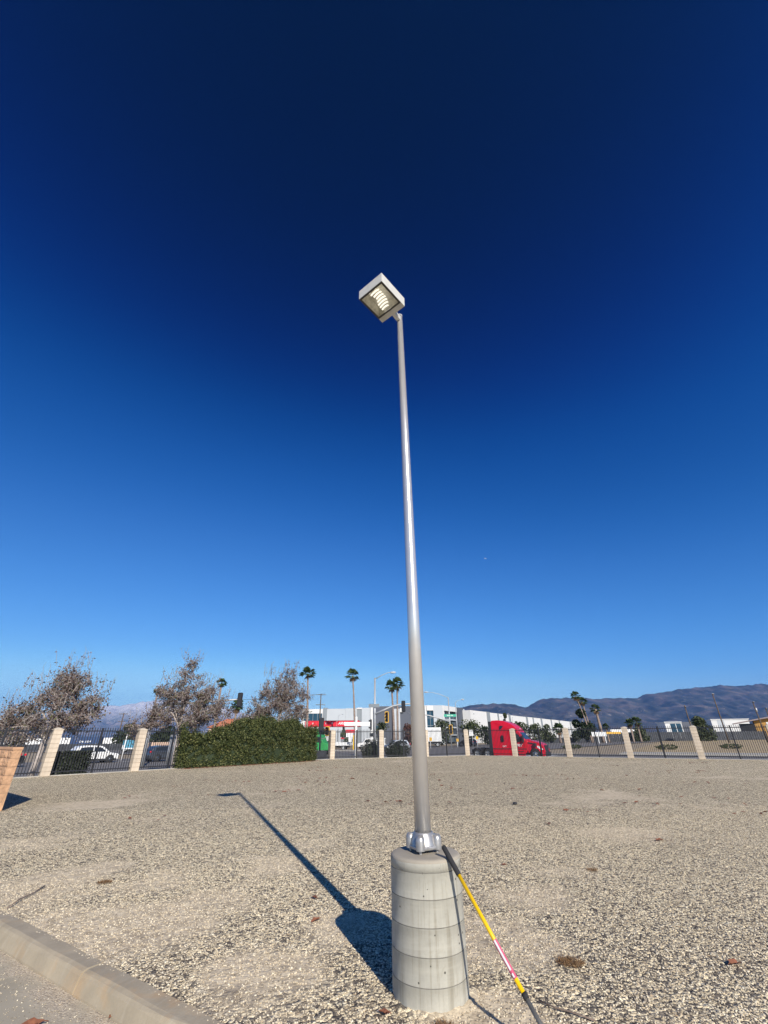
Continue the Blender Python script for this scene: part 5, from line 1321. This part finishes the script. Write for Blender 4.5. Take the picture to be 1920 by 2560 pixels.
# far right: shop with ochre wall, white house, screened fence, beams
sh = empty('ochre_shop', (135.7, 185, -.8), -.6, 'ochre walled shop with a long sloping roof at the right edge', 'shop')
mb = MB(); mb.bb((2.0, .6, 0), (6.6, 8, 5.6)); mb.build('dark_bay', m_dark, sh)
mb = MB(); mb.add([(6.6, .6, 0), (22, .6, 0), (22, 8, 0), (6.6, 8, 0), (6.6, .6, 6.5), (22, .6, 9.1), (22, 8, 9.1), (6.6, 8, 6.5)], [(0,3,2,1),(4,5,6,7),(0,1,5,4),(1,2,6,5),(2,3,7,6),(3,0,4,7)]); mb.build('wall', m_ochre, sh)
mb = MB(); mb.add([(0, -1, 5.45), (24, -1, 9.6), (24, 9, 9.6), (0, 9, 5.45), (0, -1, 5.8), (24, -1, 10.05), (24, 9, 10.05), (0, 9, 5.8)], [(0,3,2,1),(4,5,6,7),(0,1,5,4),(1,2,6,5),(2,3,7,6),(3,0,4,7)]); mb.build('roof', pbr('roof_edge', (.34, .27, .25), .8), sh)
mb = MB(); mb.bb((10.2, .52, 3.2), (11.6, .599, 6.0)); mb.build('poster', m_white, sh)
hb = empty('white_house', (150, 238, -.8), -.15, 'white flat roofed house with one large dark window', 'house')
mb = MB(); mb.bb((-9, 0, 0), (-1.2, 10, 7.4)); mb.build('wall', m_wallwhite, hb)
mb = MB(); mb.bb((-6.6, -.08, 3.2), (-1.6, -.001, 6.9)); wq = mb.build('window', m_win, hb)
mb = MB(); mb.bb((-4.2, -.12, 3.2), (-4.0, -.081, 6.9)); mb.build('mullion', m_white, wq)
mb = MB(); mb.bb((-9.4, -.6, 7.4), (-1.2, 10.5, 7.75)); mb.build('roof', m_wallwhite, hb)
mb = MB(); mb.bb((-1.2, .5, 0), (4.5, 10, 7.6)); mb.build('wall', m_dgrey, hb)
fb_ = empty('white_shed', (170, 235, -.8), -.3, 'long white ribbed shed behind the tallest utility pole', 'shed')
mb = MB(); mb.bb((-7, 0, 0), (9, 12, 8.4)); mb.build('wall', m_wallwhite, fb_)
mb = MB(); mb.bb((-4.5, -.05, 0), (-1.5, -.001, 8.3)); mb.build('grey_panel', m_lgrey, fb_)
mb = MB(); mb.bb((-7.3, -.3, 8.4), (9.3, 12.3, 8.7)); mb.build('roof', m_wallwhite, fb_)

def slat_fence(name, p0, p1, h, label, step, mat, cat='fence'):
    a, b = Vector(p0), Vector(p1); d = b - a; L = d.length; t = empty(name, (a.x, a.y, -.72), math.atan2(d.y, d.x), label, cat)
    rnd = random.Random(int(L)); n = int(L / step); mb = MB()
    for k in range(n):
        mb.box(((k + .5) * step, rnd.uniform(-.03, .03), h / 2 + rnd.uniform(-.04, .04)), (step * .94, .03, h))
    tag(mb.build('screen_slats', mat, t), kind='stuff')
    for k in range(0, n, 8):
        mb = MB(); mb.tube([(k * step, .08, 0), (k * step, .08, h + .15)], .05, 6); mb.build('post', m_grey, t)
    for z in (.3, h - .15):
        mb = MB(); mb.bb((0, .06, z), (L, .1, z + .06)); mb.build('rail', m_grey, t)
    return t
slat_fence('screen_fence', (75, 168), (170, 185), 2.9, 'dark screened fence across the far side of the dry field', .4, m_screen)
slat_fence('screen_fence', (46, 150), (75, 167), 1.5, 'low dark screened fence below the short bushy palm', .4, m_screen)
slat_fence('screen_fence', (-88, 106), (-57, 110), 1.3, 'dark screened fence behind the white car', .4, m_screen)
slat_fence('board_fence', (-51, 99), (-38, 102), 1.55, 'tan board fence behind the dark grey car', .35, m_tan)
nb = empty('notice_board', (62.4, 140, -.8), -.1, 'white ribbed board on legs below the dark upright tree', 'board')
mb = MB(); mb.bb((-2.1, -.06, 1.9), (2.1, .06, 3.0)); mb.build('board', m_white, nb)
for x in (-2.0, -1.0, 0, 1.0, 2.0):
    mb = MB(); mb.bb((x - .05, -.1, 1.9), (x + .05, -.061, 3.1)); mb.build('batten', m_lgrey, nb)
for x in (-.4, 1.6):
    mb = MB(); mb.bb((x - .07, -.05, 0), (x + .07, .05, 1.9)); mb.build('leg', m_white, nb)
yb = empty('yellow_barrier', (69.9, 150, -.8), -.08, 'long low yellow beam left of the two right hand white trailers', 'barrier')
mb = MB(); mb.bb((-3.2, -.15, 2.5), (3.8, .15, 3.05)); mb.build('beam', m_amber, yb)
for x in (-2.8, 0.2, 3.4):
    mb = MB(); mb.bb((x - .12, -.12, 0), (x + .12, .12, 2.5)); mb.build('leg', m_dark, yb)
tr = empty('tile_roof_house', (-38.8, 118, -.8), .2, 'house with a terracotta hip roof just above the hedge', 'house')
mb = MB(); mb.bb((-5, 0, 0), (5, 8, 4.6)); mb.build('wall', m_tan, tr)
mb = MB(); mb.add([(-5.6, -.6, 4.6), (5.6, -.6, 4.6), (5.6, 8.6, 4.6), (-5.6, 8.6, 4.6), (-1.5, 4, 6.7), (1.5, 4, 6.7)], [(0, 1, 5, 4), (1, 2, 5), (2, 3, 4, 5), (3, 0, 4), (0, 3, 2, 1)]); mb.build('roof', pbr('terracotta', (.42, .15, .08), .85, var=.2, scale=2), tr)

# ------------------------------------------------------------------ small shrubs on the field
for k, (x, y, s, lb) in enumerate(((33.0, 86, .9, 'low green weed clump at the edge of the dry field'), (45.5, 78.5, .9, 'low green weed clump right of a pillar on the field edge'), (57.0, 80, .9, 'low green weed clump near the right edge of the field'))):
    shrub('weed_clump', (x, y, -.66), 0, ball_shape(1.9 * s, .8 * s, .45 * s, .3), 420, .22, m_oak, lb, 'weeds', 80 + k, 'weed clumps in the dry field')

# ------------------------------------------------------------------ litter on the gravel
def dead_leaf(loc, s, rz, label, seed, group=None, name='dead_leaf'):
    rnd = random.Random(seed); n = 14; mb = MB(); vs = [(0, 0, .012 * s / .1)]
    for i in range(n):
        a = 2 * math.pi * i / n; r = s * (0.42 + 0.34 * abs(math.sin(a * 2.5 + .4))) * rnd.uniform(.85, 1.1)
        x, y = r * math.cos(a) * 1.25, r * math.sin(a) * .75
        vs.append((x, y, abs(y) * .55 + rnd.uniform(0, .12) * s + .004))
    mb.add(vs, [(0, 1 + i, 1 + (i + 1) % n) for i in range(n)], 0, False)
    mb.tube([(s * .4, 0, .01), (s * .8, s * .1, .02), (s * 1.15, s * .12, .012)], .003, 4)
    o = mb.build(name, m_dryleaf, None, loc, rz, fix=False)
    return tag(o, label, 'leaf', group)
dead_leaf((-2.42, 4.12, -.118), .095, .5, 'large curled brown leaf on the driveway below the kerb', 1)
dead_leaf((-1.93, 4.24, -.116), .03, 1.4, 'small flat brown leaf close to the kerb face', 2)
GL = 'small dry leaves scattered on the gravel'
for k, (x, y, lb) in enumerate(((3.25, 10.47, 'small dark red leaf right of the pole, nearest the lone dark rock'), (-2.97, 16.92, 'small red leaf above the far end of the pole shadow'), (-1.45, 21.1, 'small brown leaf on far gravel between hedge and pole'),
    (-.82, 6.19, 'small red leaf beside the middle of the pole shadow'), (-.7, 5.52, 'small red leaf left of the pier shadow'), (-.03, 3.95, 'small red leaf at the left foot of the pier'), (2.71, 4.57, 'small orange leaf near the right edge of the photo'),
    (1.63, 7.47, 'small red leaf right of the tool grip'), (.33, 3.70, 'small dark leaf in front of the pier at the bottom edge'), (6.91, 16.18, 'small red leaf below the second pillar from the truck'), (4.61, 8.91, 'small brown leaf on the pale dusty patch at right'),
    (8.2, 16.3, 'small brown leaf below the shaggy palm pair'), (2.0, 18.0, 'small brown leaf on far gravel just right of the pole'), (-5.0, 20.5, 'small brown leaf on the gravel in front of the hedge'), (10.4, 21.5, 'small brown leaf on far gravel below the white house'))):
    rr_ = random.Random(k + 50); dead_leaf((x, y, .006), rr_.uniform(.045, .065) if y < 8 else rr_.uniform(.07, .12), rr_.uniform(0, 6), lb, k + 20, GL)
def litter(name, pts, size, mat, label, seed):
    rnd = random.Random(seed); mb = MB()
    for x, y, z in pts:
        s_ = size * rnd.uniform(.5, 1.5); a = rnd.uniform(0, 6.28); d = Vector((math.cos(a), math.sin(a), rnd.uniform(-.25, .25))) * s_; q = Vector((-math.sin(a), math.cos(a), rnd.uniform(-.5, .5))) * s_ * .45
        p = Vector((x, y, z + s_ * .45)); mb.add([p - d, p + q, p + d, p - q], [(0, 1, 2, 3)])
    return tag(mb.build(name, mat, fix=False), label, kind='stuff')
_r = random.Random(77); pts = []
hn_ = Vector((hd.y, -hd.x)).normalized()
for k in range(900):
    q = hA + hd * _r.random() + hn_ * (.55 + abs(_r.gauss(0, .30))); pts.append((q.x, q.y, 0))
litter('leaf_litter', pts, .05, m_dryleaf, 'brown leaf litter along the foot of the hedge', 1)
pts = []
for c in range(110):
    cx_, cy_ = _r.uniform(-9, 20), _r.uniform(6, 34) ** 1.0
    if abs(cx_) > cy_ * .85: continue
    for k in range(_r.randint(2, 12)): pts.append((cx_ + _r.gauss(0, .45), cy_ + _r.gauss(0, .2), 0))
litter('plant_debris', [p for p in pts if p[1] < 10], .018, m_twig, 'tiny bits of dark plant debris strewn over the near gravel', 2)
litter('plant_debris', [p for p in pts if p[1] >= 10], .055, m_dryleaf, 'small brown bits of leaf litter strewn over the far gravel', 3)
def weed_patch(loc, r, n, label, seed):
    rnd = random.Random(seed); mb = MB()
    for k in range(n):
        a = rnd.uniform(0, 6.28); d = r * rnd.random() ** .6; b = Vector((math.cos(a) * d * 1.3, math.sin(a) * d, 0))
        q = b + Vector((rnd.gauss(0, .03), rnd.gauss(0, .03), rnd.uniform(.005, .03))); s = Vector((rnd.uniform(-1, 1), rnd.uniform(-1, 1), 0)).normalized() * .003
        mb.add([b - s, b + s, q], [(0, 1, 2)])
    o = mb.build('dry_weed', m_weed, None, loc, fix=False); return tag(o, label, 'dry weed', 'patches of dry weed on the gravel')
weed_patch((-3.54, 6.84, .008), .065, 240, 'brown dry weed patch left of the pole shadow', 1)
weed_patch((1.44, 4.62, .008), .085, 420, 'brown dry weed patch right of the leaning tool', 2)
weed_patch((.34, 3.80, .006), .05, 220, 'brown dry weed tuft at the front foot of the pier', 3)
weed_patch((2.72, 7.2, .008), .06, 160, 'brown dry weed patch on the open gravel right of the pier', 4)
def twig(pts, r, label, mat=m_twig):
    mb = MB(); mb.tube(pts, r, 5); return tag(mb.build('twig', mat), label, 'twig')
twig([(-4.04, 5.92, .015), (-4.09, 6.15, .03), (-4.12, 6.4, .018), (-4.17, 6.66, .02)], .007, 'straight brown twig lying behind the kerb')
twig([(1.02, 4.08, .012), (1.10, 3.98, .016), (1.2, 3.93, .012), (1.3, 3.84, .014)], .005, 'thin grey twig on the gravel beside the tool foot')
stn = MB(); stn.lathe([(0.001, 0), (.05, .01), (.06, .035), (.04, .06), (0.001, .065)], 8); tag(stn.build('dark_rock', m_dark, None, (3.34, 13.26, 0)), 'single dark rock lying on the open gravel', 'rock')
_r = random.Random(12); cone = MB()
# ------------------------------------------------------------------ airplane
ap = empty('airplane', (640, 2500, 990), 0.4, 'tiny white airplane low in the blue sky right of the pole', 'airplane')
mb = MB(); mb.tube([(-14, 0, 0), (-10, 0, .3), (8, 0, 0), (13, 0, -.4)], [.5, 1.8, 1.9, .4], 10); mb.build('fuselage', m_white, ap)
mb = MB(); mb.add([(3, 0, -.4), (-1, 0, -.4), (-6, 14, .6), (-4.5, 14, .6), (-6, -14, .6), (-4.5, -14, .6), (3, 0, 0), (-1, 0, 0)], [(0, 3, 2, 1), (0, 1, 4, 5)]); mb.build('wing', m_white, ap, fix=False)
mb = MB(); mb.add([(-9.5, -.15, .8), (-13, -.15, .8), (-14.5, -.15, 5), (-12.8, -.15, 5), (-9.5, .15, .8), (-13, .15, .8), (-14.5, .15, 5), (-12.8, .15, 5)], [(0, 1, 2, 3), (7, 6, 5, 4), (0, 4, 5, 1), (1, 5, 6, 2), (2, 6, 7, 3), (3, 7, 4, 0)]); mb.build('tail_fin', m_white, ap); ap.scale = (.6, .6, .6)

# ------------------------------------------------------------------ mountains
def mountain_mat(name, snow, lift=1.0):
    m, t, p = nodes(name); pos = geopos(t)
    a = noise(t, .0022, 8, .65, pos, .4); b = noise(t, .009, 6, .7, pos)
    c = ramp(t, [(.36, (.042, .050, .046)), (.5, (.075, .078, .074)), (.60, (.125, .11, .10)), (.74, (.21, .165, .145))], a)
    if lift != 1.0: c = mixc(t, 1.0, c, (lift, lift, lift), 'MULTIPLY')
    c = mixc(t, maprange(t, b, .60, .68, 0, .7), c, (.36, .32, .29))
    if snow:
        sx = t.nodes.new('ShaderNodeSeparateXYZ'); t.links.new(pos, sx.inputs[0])
        s = mathn(t, 'ADD', sx.outputs[2], mathn(t, 'MULTIPLY', b, 900))
        c = mixc(t, maprange(t, s, snow, snow + 560, 0, .8), c, (.72, .72, .74))
    t.links.new(c, p.inputs['Base Color']); p.inputs['Roughness'].default_value = 1.0; p.inputs['Specular IOR Level'].default_value = 0.05
    return m
from mathutils import noise as mn
def mountain(name, prof, y0, y1, y2, mat, seed, nx=300, ny=70, amp=.15):
    """prof: (bearing X/Y, elevation slope z/Y of the ridge line), ridge stands at y1, foot at y0, back at y2"""
    def ridge(k):
        if k <= prof[0][0]: return prof[0][1]
        for (a, za), (b, zb) in zip(prof, prof[1:]):
            if k <= b:
                f = (k - a) / (b - a); f = f * f * (3 - 2 * f) * .4 + f * .6; return za + (zb - za) * f
        return prof[-1][1]
    vs = []; k0, k1 = prof[0][0], prof[-1][0]
    for j in range(ny + 1):
        v = j / ny; y = y0 + (y1 - y0) * v / .72 if v < .72 else y1 + (y2 - y1) * (v - .72) / .28
        for i in range(nx + 1):
            k = k0 + (k1 - k0) * i / nx; x = k * y1 * (0.90 + .1 * y / y1); rz_ = ridge(k) * y1
            s = min(1, v / .72); base = (s ** 1.25) if v < .72 else (1 - (v - .72) / .28) ** .8
            q = Vector((x * .0016 + seed, y * .0011, seed)); rg = 1 - abs(mn.noise(q)) * 2; rg2 = 1 - abs(mn.noise(q * 2.7)) * 2; rg3 = mn.noise(q * 7)
            dd = (rg * .55 + rg2 * .3 + rg3 * .18 - .45) * amp * 2 * s * (1 - s * .93) * 2.2
            vs.append((x, y, -20 + max(0, rz_ * (base + dd)) + rg3 * rz_ * .015 * s))
    mb = MB(); w = nx + 1
    mb.add(vs, [(j * w + i, j * w + i + 1, (j + 1) * w + i + 1, (j + 1) * w + i) for j in range(ny) for i in range(nx)], 0, True)
    return tag(mb.build(name, mat, fix=False), kind='structure')
def kz(u, v):                                            # bearing and slope of a skyline point seen from the yard
    a = (u - 960) / 1055; b = (1280 - v) / 1055; c_, s_ = math.cos(rol), math.sin(rol)
    x = c_ * a - s_ * b; y = s_ * a + c_ * b; f = math.cos(pit) - y * math.sin(pit); return x / f, (math.sin(pit) + y * math.cos(pit)) / f
SKY_R = [(1040, 1800), (1085, 1772), (1120, 1768), (1160, 1764), (1172, 1760.5), (1192, 1758), (1212, 1757.5), (1231, 1754.7), (1245, 1757), (1257, 1756), (1270, 1757), (1285, 1758.6), (1300, 1762.5), (1309, 1765.5), (1319, 1763), (1332, 1755), (1344, 1747.5), (1360, 1743), (1377, 1741), (1400, 1740.8), (1430, 1742), (1458, 1741.4),
         (1490, 1743), (1512, 1741.7), (1547, 1742.7), (1590, 1743), (1600, 1737), (1612, 1731), (1640, 1728), (1664, 1725.6), (1690, 1720), (1720, 1718), (1746, 1714.7), (1775, 1713.5), (1799, 1711), (1815, 1711.5), (1831, 1713), (1865, 1710), (1898, 1707), (1930, 1708), (2010, 1712), (2120, 1735)]
mountain('mountain_range', [kz(*p) for p in SKY_R], 5600, 9200, 11500, mountain_mat('chaparral_mountain', None), 3.3)
SKY_L = [(60, 1800), (120, 1785), (180, 1772), (235, 1763), (270, 1761), (300, 1762), (325, 1758), (360, 1753), (400, 1748), (430, 1747), (480, 1752), (530, 1762), (580, 1772), (640, 1790), (720, 1815)]
mountain('snowy_mountain', [kz(*p) for p in SKY_L], 13500, 18200, 20500, mountain_mat('snowy_rock', 900, 2.4), 8.1, 160, 44, .16)

# ------------------------------------------------------------------ haze
mb = MB(); mb.bb((-21500, -3600, -24), (21500, 21500, 1680))
hz = mb.mesh('haze', [])
hm = bpy.data.materials.new('haze'); hm.use_nodes = True; hn = hm.node_tree; hn.nodes.clear()
ho = hn.nodes.new('ShaderNodeOutputMaterial'); pv = hn.nodes.new('ShaderNodeVolumePrincipled')
pv.inputs['Color'].default_value = (.07, .34, 1.0, 1); pv.inputs['Density'].default_value = 3.6e-5; pv.inputs['Anisotropy'].default_value = 0.1
hn.links.new(pv.outputs[0], ho.inputs['Volume']); hz.materials.append(hm)
tag(link('haze', hz), kind='stuff')
